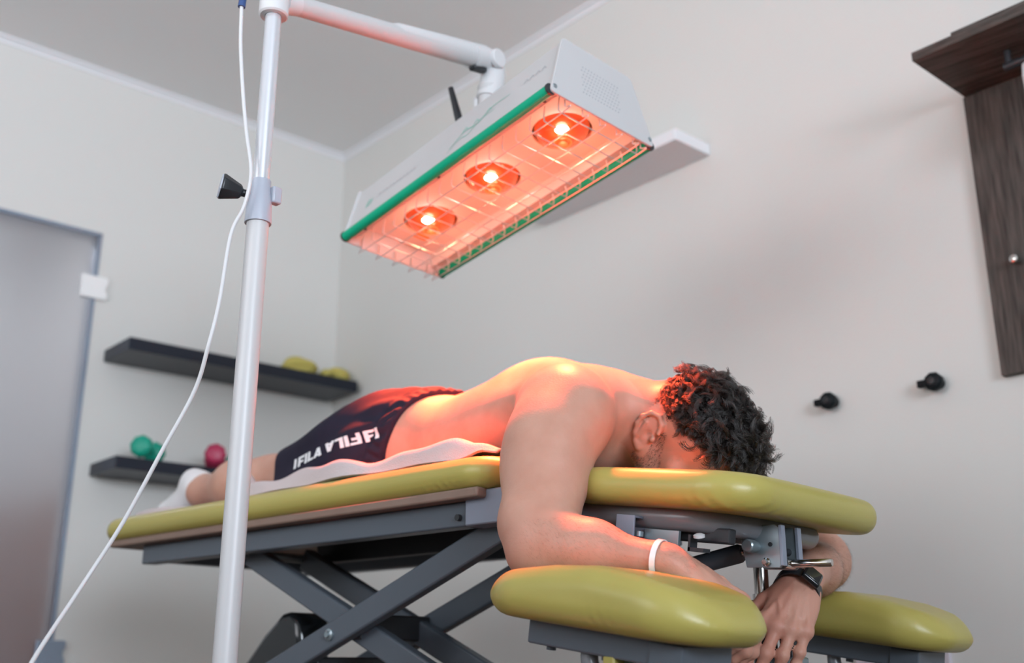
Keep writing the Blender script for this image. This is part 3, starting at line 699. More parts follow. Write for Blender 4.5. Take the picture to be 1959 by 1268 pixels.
# reflector plate with three round openings
def plate():
    bm = bmesh.new(); xs = [-HL + .006, -.1025, .1025, HL - .006]; y0, y1 = FB + .03, BB - .032
    for (cx, cy), xa, xb in zip(BUL, xs[:-1], xs[1:]):
        n = 40; inner, outer, deep = [], [], []
        for k in range(n):
            a = 2 * pi * k / n; dx, dy = cos(a), sin(a)
            inner.append(bm.verts.new((cx + (RB + .004) * dx, cy + (RB + .004) * dy, RZ)))
            deep.append(bm.verts.new((cx + (RB + .004) * dx, cy + (RB + .004) * dy, RZ + .012)))
            tx = (xb - cx) / dx if dx > 1e-6 else ((xa - cx) / dx if dx < -1e-6 else 1e9)
            ty = (y1 - cy) / dy if dy > 1e-6 else ((y0 - cy) / dy if dy < -1e-6 else 1e9)
            t = min(tx, ty); outer.append(bm.verts.new((cx + t * dx, cy + t * dy, RZ)))
        for k in range(n):
            j = (k + 1) % n; bm.faces.new((inner[k], inner[j], outer[j], outer[k])); bm.faces.new((inner[j], inner[k], deep[k], deep[j]))
        for x in (xa, xb):
            for y in (y0, y1):
                near = sorted(outer, key=lambda v: (v.co.x - x) ** 2 + (v.co.y - y) ** 2)
                on = [v for v in near[:6]]
                ka = min((v for v in on if abs(v.co.x - x) < 1e-5), key=lambda v: abs(v.co.y - y), default=None)
                kb = min((v for v in on if abs(v.co.y - y) < 1e-5), key=lambda v: abs(v.co.x - x), default=None)
                if ka and kb and ka is not kb: bm.faces.new((bm.verts.new((x, y, RZ)), ka, kb))
    V = [tuple(v.co) for v in bm.verts]; bm.verts.index_update(); Fc = [[v.index for v in f.verts] for f in bm.faces]; bm.free(); return V, Fc
obj('reflector_plate', plate(), 'reflector', lamp, X=LM, smooth=False)
def bulb(cx, cy):
    prof = [(0, .0), (.004, .020), (.012, .040), (.020, .050), (.030, .0545), (.040, .0545), (.050, .050), (.075, .032), (.10, .016), (.10, 0)]
    b = obj('bulb', lathe((cx, cy, .022), UZ, prof, 40), 'red_glass', lamp, X=LM)
    dn = Rl @ Vector((0, 0, -1))
    # lit filament seen through the lens, and its bowl reflection imitated by emissive pieces
    obj('filament', lathe(lw(cx + .024, cy - .026, .0250), dn, [(-.004, 0), (-.003, .011), (.001, .0145), (.004, .011), (.006, 0)], 18), 'filament', b)
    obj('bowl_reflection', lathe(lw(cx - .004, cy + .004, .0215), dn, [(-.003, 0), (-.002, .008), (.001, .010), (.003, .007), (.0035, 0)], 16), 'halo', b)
    obj('reflection_ring', tube([lw(cx - .003 + .017 * cos(t), cy + .003 + .017 * sin(t), .0236) for t in [k * 2 * pi / 28 for k in range(29)]], .0022, 6), 'halo', b)  # painted reflection: an emissive ring set on the lens
    l = bpy.data.lights.new('bulb_beam', 'SPOT'); l.energy = BEAM; l.color = (1.0, .085, .028); l.spot_size = radians(43); l.spot_blend = .22; l.shadow_soft_size = .045
    o = bpy.data.objects.new('bulb_beam', l); COL.objects.link(o); o.matrix_world = Matrix.Translation(lw(cx, cy, .012)) @ Rl.to_4x4()
    l2 = bpy.data.lights.new('bulb_glow', 'POINT'); l2.energy = GLOW; l2.color = (1.0, .38, .20); l2.shadow_soft_size = .02
    o = bpy.data.objects.new('bulb_glow', l2); COL.objects.link(o); o.location = lw(cx, cy, -.006)
BEAM, GLOW = 270.0, .40
for c in BUL: bulb(*c)
wr = []
for y in (-.092, -.047, -.002, .043, .088, .110):
    wr.append(tube(catmull([(-HL + .012, y, .012), (-HL + .012, y, -.010), (-HL + .022, y, -.020), (0, y, -.021), (HL - .022, y, -.020), (HL - .012, y, -.010), (HL - .012, y, .012)], 4), .0013, 6))
for k in range(17):
    x = -HL + .022 + k * (2 * HL - .044) / 16
    wr.append(tube(catmull([(x, -.094, .018), (x, -.098, -.010), (x, -.088, -.0185), (x, 0, -.0185), (x, .098, -.0185), (x, .108, -.016), (x, .111, -.006), (x, .108, .008)], 4), .0013, 6))
obj('wire_guard', join(*wr), 'wire', lamp, X=LM)
obj('warning_label', box((-HL + .045, .02, RZ - .0015), (-HL + .062, .055, RZ - .0005)), 'amber', lamp, X=LM, smooth=False)
for x in (-.27, -.02, .285): obj('guard_screw', cyl((x, FB + .022, .006), (x, FB + .022, .011), .0035, seg=10), 'black', lamp, X=LM)
# prints on the front panel: a green flourish, a small green mark and grey lettering too small to read
fp = Vector((0, FT - (FB + .006), HZ - .010)).normalized(); fn_ = Vector((0, -fp.z, fp.y))
def onf(u, v): return Vector((u, FB + .006, .010)) + fp * v + fn_ * .0006
def stroke(pts, w):
    P = catmull([Vector((a, b, 0)) for a, b in pts], 8); V, Fc = [], []
    for i, p in enumerate(P):
        d = (P[min(i + 1, len(P) - 1)] - P[max(i - 1, 0)]).normalized(); n = Vector((-d.y, d.x, 0)); k = w * (.35 + .65 * sin(pi * i / (len(P) - 1)))
        for s in (-1, 1): q = p + n * s * k / 2; V.append(onf(q.x, q.y))
    return V, [[2 * i, 2 * i + 1, 2 * i + 3, 2 * i + 2] for i in range(len(P) - 1)]
obj('printed_flourish', join(stroke([(.02, .040), (.06, .064), (.10, .060), (.14, .080), (.19, .078)], .004), stroke([(.015, .030), (.05, .050), (.075, .046), (.11, .066), (.15, .066)], .0025),
    stroke([(.05, .058), (.062, .074), (.07, .066)], .003), stroke([(.085, .056), (.095, .074), (.105, .064)], .003), stroke([(.12, .066), (.13, .082), (.14, .074)], .003)), 'green_print', lamp, X=LM, smooth=False)
obj('printed_mark', join(stroke([(-.268, .050), (-.262, .066), (-.256, .070)], .008), stroke([(-.262, .050), (-.252, .060), (-.25, .072)], .006)), 'green_print', lamp, X=LM, smooth=False)
obj('printed_lettering', join(*[stroke([(-.225 + k * .012, .058), (-.221 + k * .012, .069), (-.217 + k * .012, .058 + .006 * (k % 2))], .0016) for k in range(11)],
    *[stroke([(.23 + k * .016, .074), (.235 + k * .016, .086), (.242 + k * .016, .076)], .0022) for k in range(4)]), 'grey_print', lamp, X=LM, smooth=False)['kind'] = 'stuff'

# mains cable
obj('strain_relief', tube(catmull([(PX - .018, PY - .018, HUBZ + .046), (PX - .034, PY - .028, HUBZ + .047), (PX - .047, PY - .034, HUBZ + .034), (PX - .049, PY - .036, HUBZ + .010)], 6), .0068, 12), 'blue_boot', lamp)
cb = [(PX - .049, PY - .036, HUBZ + .012), (-1.487, .910, 1.50), (-1.470, .912, 1.40), (-1.452, .914, 1.317), (-1.430, .915, 1.235), (-1.437, .911, 1.175), (-1.452, .900, 1.125), (-1.456, .892, 1.01), (-1.462, .883, .936),
      (-1.490, .882, .865), (-1.524, .855, .769), (-1.563, .823, .658), (-1.585, .776, .555), (-1.554, .705, .453), (-1.49, .62, .33), (-1.40, .52, .17), (-1.30, .43, .05), (-1.18, .33, .006), (-.9, .1, .005)]
obj('cable', tube(catmull(cb, 8), .0034, 10), 'white_plastic', lamp)

# ------------------------------------------------------------------ the man
BODY_H = .0026
sx = np.array([-2.08, -2.02, -1.93, -1.84, -1.75, -1.66, -1.58, -1.50, -1.42, -1.34, -1.26, -1.19, -1.13, -1.08])
s_top = np.array([.870, .910, .965, 1.012, 1.034, 1.018, .996, 1.004, 1.018, 1.010, .996, .974, .940, .910])
s_bot = np.array([.800, .795, .790, .790, .790, .795, .800, .795, .790, .790, .795, .810, .840, .865])
s_hw = np.array([.155, .170, .184, .184, .177, .164, .158, .160, .170, .182, .184, .165, .105, .065])
fx = np.linspace(sx[0], sx[-1], 400)
def smooth_tab(v):
    t = np.interp(fx, sx, v); k = np.ones(25) / 25; p = np.pad(t, 12, mode='edge'); return np.convolve(p, k, 'valid')
T_top, T_bot, T_hw = map(smooth_tab, (s_top, s_bot, s_hw))
TABLE_Z = .8115
def torso_fn(off=0, x_min=-2.08, x_max=-1.08):
    def fn(x, y, z):
        xr = x.ravel()
        tp, bt, hw = [np.interp(xr, fx, T).reshape(x.shape).astype(f32) for T in (T_top, T_bot, T_hw)]
        zc, hh = (tp + bt) / 2, (tp - bt) / 2
        a, b = np.abs(y - f32(YC)) / hw, np.abs(z - zc) / hh
        p = 2.35
        r = (a ** p + b ** p + 1e-6) ** f32(1 / p)
        r = np.maximum(r, f32(.02)); d = np.sqrt((y - f32(YC)) ** 2 + (z - zc) ** 2) * (1 - 1 / r) * f32(.95) - f32(off)
        d = np.where(r < .3, -np.minimum(hw, hh) * f32(.6), d)
        d = smax(d, np.maximum(f32(x_min) - x, x - f32(x_max)), f32(.05))
        return smax(d, f32(TABLE_Z - off * .3) - z - np.clip((x + f32(1.24)) * 3, 0, 1), f32(.02))
    return fn
HEAD_E = np.array((-1.078, 0, .834)); HU = np.array((.899, 0, .438)); HF = np.array((.438, 0, -.899))
def hd(f, u, s=0): return HEAD_E + HF * f + HU * u + np.array((0, YC + s, 0))
HAX = np.array((HF, HU, (0, 1, 0)))
def rotv(v, ax, a):
    v, ax = np.array(v, float), np.array(ax, float); return v * cos(a) + np.cross(ax, v) * sin(a) + ax * (ax @ v) * (1 - cos(a))
def nrm(v): v = np.array(v, float); return v / np.linalg.norm(v)
MARK = []                                              # (centre, radius, channel, strength) of ruddy skin
def hand(S, wrist, h, n, thumb_side, flex, spread=.16, veins=True, thumb_flex=.5):
    h = nrm(h); n = np.array(n, float); n = nrm(n - h * (n @ h)); w = nrm(np.cross(h, n)) * thumb_side     # w points to the thumb side
    ax = nrm(np.cross(n, h))                            # curling axis: rotates h towards -n
    if (rotv(h, ax, .3) @ n) > 0: ax = -ax
    wrist = np.array(wrist, float)
    L = [(.034, .094, (.044, .026, .021), .0098), (.011, .098, (.049, .030, .022), .0102), (-.012, .093, (.045, .028, .021), .0096), (-.033, .084, (.035, .021, .019), .0085)]
    S.ell(wrist + h * .052, (.050, .036, .0155), (h, w, n), k=.02)
    S.cone(wrist - h * .02, wrist + h * .03, .025, .025, k=.03, flat=(n, .72))
    for i, (off, dist, seg, r) in enumerate(L):
        mcp = wrist + h * dist + w * off + n * (.004 if i in (1, 2) else 0)
        S.cone(wrist + h * .018 + w * off * .5, mcp, .0155, r * 1.16, k=.014, flat=(n, .85))
        S.ell(mcp + n * .003, (r * 1.25,) * 3, k=.010)
        MARK.append((mcp + n * .008, .014, 1, .6))
        d = rotv(h, n, 0) + w * off * spread * 6; d = nrm(d); p = mcp; fl = flex[i]
        for j, ln in enumerate(seg):
            d = rotv(d, ax, fl[j]); q = p + d * ln
            r0, r1 = (r, r * .93) if j == 0 else ((r * .93, r * .85) if j == 1 else (r * .85, r * .72))
            S.cone(p, q, r0, r1, k=.006)
            if j < 2: S.ell(q - rotv(d, ax, pi / 2) * .001, (r * 1.02,) * 3, k=.006); MARK.append((q, .011, 1, .5))
            else:
                nn = -rotv(d, ax, pi / 2); S.ell(q - d * .006 + nn * .0062, (.0062, .0046, .0016), (d, np.cross(d, nn), nn), k=.0015)
            p = q
        if veins:
            S.cone(wrist + h * .03 + w * off * .5 + n * .0175, mcp - h * .006 + n * .0125, .0022, .0022, k=.006)
    tb = wrist + h * .014 + w * .020 - n * .004
    d = nrm(h * .72 + w * .62 - n * .28); p = tb
    for j, (ln, r0, r1) in enumerate(((.044, .0165, .0125), (.034, .0120, .0108), (.026, .0105, .0080))):
        q = p + d * ln; S.cone(p, q, r0, r1, k=.014 if j == 0 else .006); p = q; d = nrm(rotv(d, ax, thumb_flex * .5) - w * .22)
    if veins:
        for a, b, c, e in ((.012, .010, .060, .022), (.060, .022, .082, .012), (.03, .006, .066, -.006), (.02, -.012, .070, -.020)):
            S.cone(wrist + h * a + w * b + n * .0195, wrist + h * c + w * e + n * .0160, .0020, .0018, k=.005)
    return h, w, n

S = SDF()
S.add(torso_fn(), (-2.10, YC - .20, .79), (-1.06, YC + .20, 1.06), k=.03)
for s in (-1, 1):
    y = lambda d: YC + s * d
    S.cone((-1.25, y(.150), .905), (-1.55, y(.125), .885), .060, .035, k=.06)                 # lat
    S.ell((-1.315, y(.095), .968), (.085, .055, .040), k=.05)                                  # shoulder blade
    S.cone((-1.225, y(.16), .935), (-1.36, y(.075), .972), .030, .022, k=.05)
    S.cone((-1.19, y(.055), .920), (-1.19, y(.17), .886), .052, .058, k=.05)                   # trapezius, collar line
    S.cone((-1.22, y(.06), .845), (-1.20, y(.16), .865), .050, .050, k=.05)                    # chest
    S.cone((-1.86, y(.085), .918), (-1.86, y(.095), .905), .085, .085, k=.05)                    # seat
    S.cone((-1.88, y(.095), .890), (-2.15, y(.100), .870), .082, .055, k=.05)                  # thigh
    S.cone((-2.13, y(.100), .870), (-2.22, y(.100), .870), .056, .056, k=.04)
    S.cone((-2.20, y(.100), .872), (-2.33, y(.095), .882), .056, .058, k=.04)                  # calf
    S.cone((-2.33, y(.095), .882), (-2.49, y(.090), .885), .055, .034, k=.04)
    S.cone((-2.49, y(.090), .885), (-2.545, y(.090), .915), .036, .030, k=.03)                 # heel
    S.cone((-2.52, y(.090), .890), (-2.66, y(.085), .842), .036, .030, k=.03)                  # foot
    S.cone((-2.66, y(.085), .842), (-2.70, y(.085), .828), .030, .020, k=.02, flat=((0, 0, 1), .8))
S.cone((-1.75, YC, 1.062), (-1.30, YC, 1.045), .030, .030, k=.04, op='s')                      # spine groove
# near arm, resting on the near cushion
S.ell((-1.165, 1.412, .866), (.078, .070, .075), k=.05)
S.cone((-1.185, 1.425, .870), (-1.135, 1.300, .665), .070, .056, k=.05)
S.ell((-1.165, 1.345, .775), (.070, .060, .10), k=.05)
S.cone((-1.135, 1.300, .665), (-1.112, 1.287, .636), .055, .047, k=.04)
S.ell((-1.128, 1.275, .606), (.030, .028, .024), k=.03)
S.cone((-1.108, 1.288, .630), (-1.030, 1.302, .619), .053, .043, k=.03)
S.cone((-1.035, 1.302, .617), (-.915, 1.337, .594), .042, .0265, k=.03, flat=((0, 0, 1), .88))
FLX_R = [(.45, .75, .5), (.50, .8, .5), (.55, .85, .5), (.55, .85, .5)]
hand(S, (-.900, 1.346, .583), (.62, .62, -.56), (.45, -.05, .88), -1, FLX_R)
# far arm, reaching down and across under the head cushion
S.ell((-1.165, YC + .208, .880), (.078, .070, .075), k=.05)
S.cone((-1.185, YC + .20, .875), (-1.105, 1.925, .745), .066, .058, k=.05)
S.cone((-1.105, 1.925, .745), (-.985, 1.945, .650), .058, .050, k=.04)
S.cone((-.975, 1.940, .633), (-.945, 1.840, .615), .049, .044, k=.03)
S.cone((-.945, 1.840, .615), (-.888, 1.690, .585), .043, .0265, k=.03)
FLX_L = [(.10, .35, .3), (.14, .40, .3), (.18, .45, .35), (.22, .5, .35)]
hand(S, (-.880, 1.672, .578), (-.08, -.62, -.78), (.53, -.66, .50), 1, FLX_L, thumb_flex=.3)
# neck and head
S.cone((-1.205, YC, .905), hd(-.022, .010), .064, .058, k=.04)
S.cone((-1.19, YC, .880), hd(.01, -.03), .056, .050, k=.04)
S.ell(hd(.010, .052), (.094, .078, .075), HAX, k=.02)
S.ell(hd(-.035, .036), (.060, .062, .062), HAX, k=.04)
S.ell(hd(.052, .058), (.056, .060, .066), HAX, k=.03)
S.ell(hd(.058, -.020), (.050, .072, .057), HAX, k=.03)
S.cone(hd(.098, .036, -.034), hd(.098, .036, .034), .014, .014, k=.02)
S.cone(hd(.100, .030), hd(.124, -.010), .009, .013, k=.012)
for s in (-1, 1):
    S.cone(hd(-.002, -.036, s * .054), hd(.084, -.092, s * .014), .020, .021, k=.025)
    S.ell(hd(.068, .000, s * .046), (.022, .018, .022), HAX, k=.02)
    S.ell(hd(.104, .016, s * .033), (.014, .010, .016), HAX, k=.010, op='s')
    S.ell(hd(.088, .017, s * .032), (.012, .012, .0125), HAX, k=.004)
    S.ell(hd(.114, -.014, s * .012), (.009, .007, .008), HAX, k=.006)
    S.cone(hd(-.012, -.030, s * .058), (-1.185, YC + s * .028, .835), .017, .015, k=.03)
    S.cone(hd(-.06, .005, s * .02), (-1.185, YC + s * .10, .915), .034, .042, k=.05)
    # ear: disc, rim, fold, hollow, lobe
    ec, es = 1.12 * cos(.30), 1.12 * sin(.30)
    E_ = lambda f, u, o: hd(f * ec - u * es, f * es + u * ec, s * o)
    ef, eu = HF * cos(.30) + HU * sin(.30), HU * cos(.30) - HF * sin(.30)
    ea = (nrm(ef * .93 + np.array((0, s, 0)) * -.36), eu, nrm(ef * .36 + np.array((0, s, 0)) * .93))
    S.ell(E_(-.013, .002, .079), (.0175, .029, .0055), ea, k=.008)
    rim = [(.006, .010, .078), (.003, .024, .079), (-.009, .0325, .082), (-.022, .029, .087), (-.0295, .016, .091), (-.0300, .001, .091), (-.025, -.013, .088), (-.017, -.024, .084), (-.008, -.030, .080)]
    for a, b in zip(rim[:-1], rim[1:]): S.cone(E_(*a), E_(*b), .0040, .0040, k=.004)
    S.ell(E_(-.009, -.027, .080), (.0075, .0075, .0045), ea, k=.004)
    S.ell(E_(-.016, .0165, .0905), (.0065, .0085, .0050), ea, k=.003, op='s')
    S.ell(E_(-.0055, -.002, .0870), (.0080, .0110, .0085), ea, k=.003, op='s')
    S.cone(E_(-.0185, -.013, .0865), E_(-.0195, .012, .0880), .0034, .0030, k=.004)
    S.ell(E_(.0045, -.003, .0800), (.0048, .0062, .0055), ea, k=.004)
    MARK.append((E_(-.012, .002, .084), .036, 1, .7))
S.ell(hd(.104, -.050), (.012, .010, .024), HAX, k=.010)
S.ell(hd(.094, -.092), (.018, .018, .022), HAX, k=.012)
bV, bQ = S.mesh((-2.78, 1.17, .40), (-.76, 2.09, 1.09), BODY_H)
man = np_mesh('person', bV, bQ)
man_o = link_mesh('person', man, 'skin', None, angle=None)
tag(man_o, 'person lying face down, bare back, navy shorts and white socks, arms hanging over green cushions', 'person')
bN = np.zeros(len(bV) * 3, f32); man.vertices.foreach_get('normal', bN); bN = bN.reshape(-1, 3)

# skin marks and the hair mask, in head coordinates
rel = bV - HEAD_E - np.array((0, YC, 0)); hf, hu, hs = rel @ HF, rel @ HU, rel[:, 1]
def sst(a, b, x): t = np.clip((x - a) / (b - a), 0, 1); return t * t * (3 - 2 * t)
line = np.interp(hf, [-.14, -.09, -.07, -.045, -.030, -.012, .004, .022, .034, .050, .070, .092, .12], [.06, .055, .048, .030, .026, .046, .050, .046, .056, .074, .090, .098, .10])
inhead = (hu > -.06) & (np.abs(hs) < .084) & (np.abs(rel[:, 0]) < .2) & (hf > -.12)
ear = np.zeros(len(bV), bool)
for s in (-1, 1): ear |= (np.abs(hf + .014) < .034) & (np.abs(hu) < .044) & (hs * s > .0725)
scalp = np.where(inhead & ~ear, sst(-.004, .010, hu - line), 0)
side = np.where(inhead & ~ear & (hf < .13), sst(-.012, .008, -(hu - np.interp(hf, [-.01, .012, .03, .06, .1, .13], [.03, .02, -.012, -.030, -.028, -.03]))) * sst(-.008, .008, hf), 0) * (np.abs(hs) > .0)
neckm = sst(-.14, -.09, hu)
mk = np.zeros((len(bV), 4), f32); mk[:, 3] = 1
mk[:, 0] = np.clip(side * neckm * .5 + np.where(inhead & ~ear, sst(-.022, 0, hu - line) * .8, 0), 0, 1)
mk[:, 2] = scalp * .92
mk[:, 1] = np.where(inhead, .35, 0) + .25 * sst(.66, .58, bV[:, 2])
MARK += [((-1.142, 1.262, .600), .05, 1, .55), ((-1.02, 2.01, .62), .05, 1, .4)]
for c, r, ch, st in MARK:
    d = np.linalg.norm(bV - np.array(c), axis=1); mk[:, ch] = np.maximum(mk[:, ch], st * np.exp(-(d / r) ** 2))
at = man.color_attributes.new('skin_mark', 'FLOAT_COLOR', 'POINT'); at.data.foreach_set('color', np.clip(mk, 0, 1).ravel())

# hair as real strands
rng = np.random.default_rng(7)
def strands(name, P, R, m, parent):                    # P: strands x points x 3, R: strands x points
    cu = bpy.data.hair_curves.new(name); n, k = P.shape[:2]
    cu.add_curves([k] * n)
    cu.position_data.foreach_set('vector', P.astype(f32).ravel())
    ra = cu.attributes.get('radius') or cu.attributes.new('radius', 'FLOAT', 'POINT'); ra.data.foreach_set('value', R.astype(f32).ravel())
    cu.materials.append(M[m]); o = bpy.data.objects.new(name, cu); COL.objects.link(o)
    o.parent = parent
    return o
def unit(v): return v / np.maximum(np.linalg.norm(v, axis=-1, keepdims=True), 1e-9)
cand = np.nonzero(scalp > .45)[0]
nc, per, K = 1000, 26, 16
ci = rng.choice(cand, nc)
cP, cN = bV[ci], bN[ci]; cu_, cf_, cs_ = hu[ci], hf[ci], hs[ci]
tall = sst(.050, .105, cu_ + .25 * np.clip(cf_, 0, .1)) * sst(-.075, -.03, cf_ + .45 * np.maximum(cu_, 0))
clen = (.007 + .046 * tall + .018 * sst(.03, .085, cf_) * tall) * rng.uniform(.75, 1.25, nc)
flow = HF[None] * .42 + HU[None] * .16 + np.array((.10, 0, -.16))[None] + np.stack([0 * cs_, np.sign(cs_) * .5 * np.abs(cs_) / .07, 0 * cs_], 1)
flow = flow + rng.normal(0, .45, (nc, 3)); flow = unit(flow - cN * (flow * cN).sum(1, keepdims=True))
axis = unit(cN * (.42 + .25 * rng.random((nc, 1))) + flow * .85)
t = np.linspace(0, 1, K)
e1 = unit(np.cross(axis, cN + .01)); e2 = np.cross(axis, e1)
turn = rng.uniform(.8, 2.0, nc) * np.where(rng.random(nc) < .5, -1, 1); ph = rng.uniform(0, 6.28, nc); rad = (.0012 + .0062 * tall) * rng.uniform(.6, 1.25, nc)
PP, RR = [], []
for j in range(per):
    dr = rng.normal(0, 1, (nc, 3)); dr = (dr - cN * (dr * cN).sum(1, keepdims=True)) * (.0023)
    ln = clen * rng.uniform(.8, 1.1, nc); a = ph[:, None] + turn[:, None] * 2 * pi * t[None] + rng.normal(0, .16, nc)[:, None]
    r = rad[:, None] * np.minimum(1, t * 3)[None] * rng.uniform(.85, 1.15, nc)[:, None]
    p = (cP + dr - cN * .0015)[:, None] + axis[:, None] * (ln[:, None] * t[None])[..., None]
    p = p + (e1[:, None] * (np.cos(a) - np.cos(a[:, :1]))[..., None] + e2[:, None] * (np.sin(a) - np.sin(a[:, :1]))[..., None]) * r[..., None]
    p = p - cN[:, None] * ((ln * .28)[:, None] * (t ** 2)[None])[..., None] + dr[:, None] * (-.45 * t)[None, :, None]
    p = p + rng.normal(0, .0004, p.shape) * t[None, :, None]
    PP.append(p); RR.append(np.broadcast_to(.00040 * (1 - .6 * t)[None], (nc, K)))
PP, RR = np.concatenate(PP), np.concatenate(RR)
# short cropped sides and nape
cand2 = np.nonzero((scalp > .12) & (scalp <= 1.0) & (np.abs(hu - line) < .05))[0]
si = rng.choice(cand2, 5200); K2 = K
sl = (.004 + .010 * sst(-.005, .04, (hu - line)[si])) * rng.uniform(.7, 1.3, len(si))
sd_ = unit(bN[si] * .55 + unit(HF[None] * .25 + np.array((-.5, 0, -.7))[None] + rng.normal(0, .3, (len(si), 3))) * .8)
p = bV[si][:, None] + sd_[:, None] * (sl[:, None] * t[None])[..., None] + rng.normal(0, .0006, (len(si), 1, 3)) * t[None, :, None]
PP = np.concatenate([PP, p]); RR = np.concatenate([RR, np.broadcast_to(.00022 * (1 - .6 * t)[None], (len(si), K))])
strands('hair', PP, RR, 'hair_m', man_o)['label'] = 'short dark curly hair, cropped at the sides'
# beard stubble
cb_ = np.nonzero(side * neckm > .4)[0]
si = rng.choice(cb_, 2200); K3 = 4; t3 = np.linspace(0, 1, K3)
dv = unit(bN[si] * .6 + HU[None] * -.5 + rng.normal(0, .35, (len(si), 3)))
p = bV[si][:, None] + dv[:, None] * (rng.uniform(.002, .006, len(si))[:, None] * t3[None])[..., None]
strands('beard', p, np.broadcast_to(.00016 * (1 - .6 * t3)[None], p.shape[:2]), 'hair_m', man_o)
# fine hair on the forearms
fa = np.nonzero(((bV[:, 0] > -1.11) & (bV[:, 2] < .665) & (bV[:, 1] < 1.37) & (bV[:, 0] < -.87)) | ((bV[:, 1] > 1.79) & (bV[:, 2] < .68) & (bV[:, 0] > -1.06)))[0]
si = rng.choice(fa, 8000); K4 = 5; t4 = np.linspace(0, 1, K4)
fd = np.array((.75, .1, -.65)); dv = unit(bN[si] * .35 + unit(fd[None] + rng.normal(0, .35, (len(si), 3))) * .9)
ln = rng.uniform(.004, .010, len(si))
p = bV[si][:, None] + dv[:, None] * (ln[:, None] * t4[None])[..., None] - bN[si][:, None] * (ln[:, None] * .25 * (t4 ** 2)[None])[..., None]
strands('arm_hair', p, np.broadcast_to(.000045 * (1 - .6 * t4)[None], p.shape[:2]), 'arm_hair_m', man_o)

# shorts
Q_ = SDF()
Q_.add(torso_fn(.012), (-2.10, YC - .22, .79), (-1.5, YC + .22, 1.08), k=.03)
for s in (-1, 1):
    y = lambda d: YC + s * d
    Q_.cone((-1.84, y(.085), .918), (-1.84, y(.095), .905), .100, .097, k=.05)
    Q_.cone((-1.88, y(.095), .890), (-2.15, y(.102), .862), .096, .066, k=.05)
    Q_.cone((-1.80, y(.115), .885), (-2.12, y(.118), .860), .080, .058, k=.04)
def wrinkle(x, y, z):
    ang = np.arctan2(z - f32(.87), y - f32(YC))
    e = x - (f32(-1.672) + f32(.5) * (z - f32(.909)))
    band = np.exp(-((e + .020) / .026) ** 2)
    d = f32(.0022) * band * np.sin(ang * 46 + 2 * np.sin(x * 90))
    d = d + f32(.0042) * np.exp(-((e + .075) / .055) ** 2) * np.sin(ang * 17 + x * 22 + 1.5 * np.sin(z * 30))
    d = d + f32(.0055) * np.sin(z * 62 - x * 34 + 2.2 * np.sin(x * 13 + y * 9)) * np.clip(-(e + .06) * 8, 0, 1)
    d = d + f32(.004) * np.exp(-((e + .047) / .007) ** 2)
    return d
Q_.add(wrinkle, (-3, 1, 0), (-1, 3, 2), k=0, op='d')
Q_.add(lambda x, y, z: x - (f32(-1.672) + f32(.5) * (z - f32(.909))) + 0 * y, (-3, 1, 0), (-1, 3, 2), k=.006, op='i')
Q_.add(lambda x, y, z: f32(-2.05) - x + f32(.004) * np.sin(y * 90) + 0 * z, (-3, 1, 0), (-1, 3, 2), k=.006, op='i')
Q_.add(lambda x, y, z: f32(.8112) - z + 0 * x + 0 * y, (-3, 1, 0), (-1, 3, 2), k=.006, op='i')
V, Q = Q_.mesh((-2.20, 1.36, .80), (-1.56, 1.88, 1.10), .0032)
shorts = link_mesh('shorts', np_mesh('shorts', V, Q), 'shorts', man_o, angle=None)
shorts['label'] = 'navy shorts with white lettering along the side'
from mathutils.bvhtree import BVHTree
bvh = BVHTree.FromPolygons([tuple(v) for v in V], [tuple(q) for q in Q])
GLY = {'F': [((.12, 0), (.12, 1)), ((0, .88), (.62, .88)), ((.0, .46), (.52, .46))], 'I': [((.12, 0), (.12, 1))],
       'L': [((.12, 0), (.12, 1)), ((0, .12), (.56, .12))], 'A': [((.10, 0), (.36, .95)), ((.62, 0), (.36, .95)), ((.22, .22), (.50, .22))]}
GW = {'F': .66, 'I': .30, 'L': .60, 'A': .76}
def letters(words, x0, z0, x1, z1, ht, name):
    tot = sum(GW[c] for w_, _ in words for c in w_) + .16 * (len(words) - 1); k = (Vector((x1, z1)) - Vector((x0, z0))).length / tot
    du = (Vector((x1, z1)) - Vector((x0, z0))).normalized(); dv = Vector((-.12, .99)); pos = 0; geos = []
    for w_, flip in words:
        wd = sum(GW[c] for c in w_); seqx = 0
        for c in w_:
            for a, b in GLY[c]:
                a, b = Vector(a), Vector(b); n = 7; dirn = (b - a).normalized(); nn = Vector((-dirn.y, dirn.x)) * .115; Vt, Ft = [], []
                for i in range(n + 1):
                    pc = a + (b - a) * i / n
                    for s in (-1, 0, 1):
                        g = pc + nn * s; gx, gy = seqx + g.x, g.y
                        if flip: gx, gy = wd - gx, 1 - gy
                        q = Vector((x0, z0)) + du * (pos + gx) * k + dv * gy * ht
                        hit = bvh.ray_cast(Vector((q.x, 1.0, q.y)), Vector((0, 1, 0)))
                        y = hit[0].y - .0016 if hit[0] else 1.46
                        Vt.append((q.x, y, q.y))
                for i in range(n):
                    for s in range(2): o = i * 3 + s; Ft.append([o, o + 1, o + 4, o + 3])
                geos.append((Vt, Ft))
            seqx += GW[c]
        pos += wd + .16
    o = obj(name, join(*geos), 'print', shorts); return o
letters([('I', True), ('FILA', False), ('FILA', True), ('FI', False)], -1.955, .862, -1.692, .902, .0225, 'lettering')

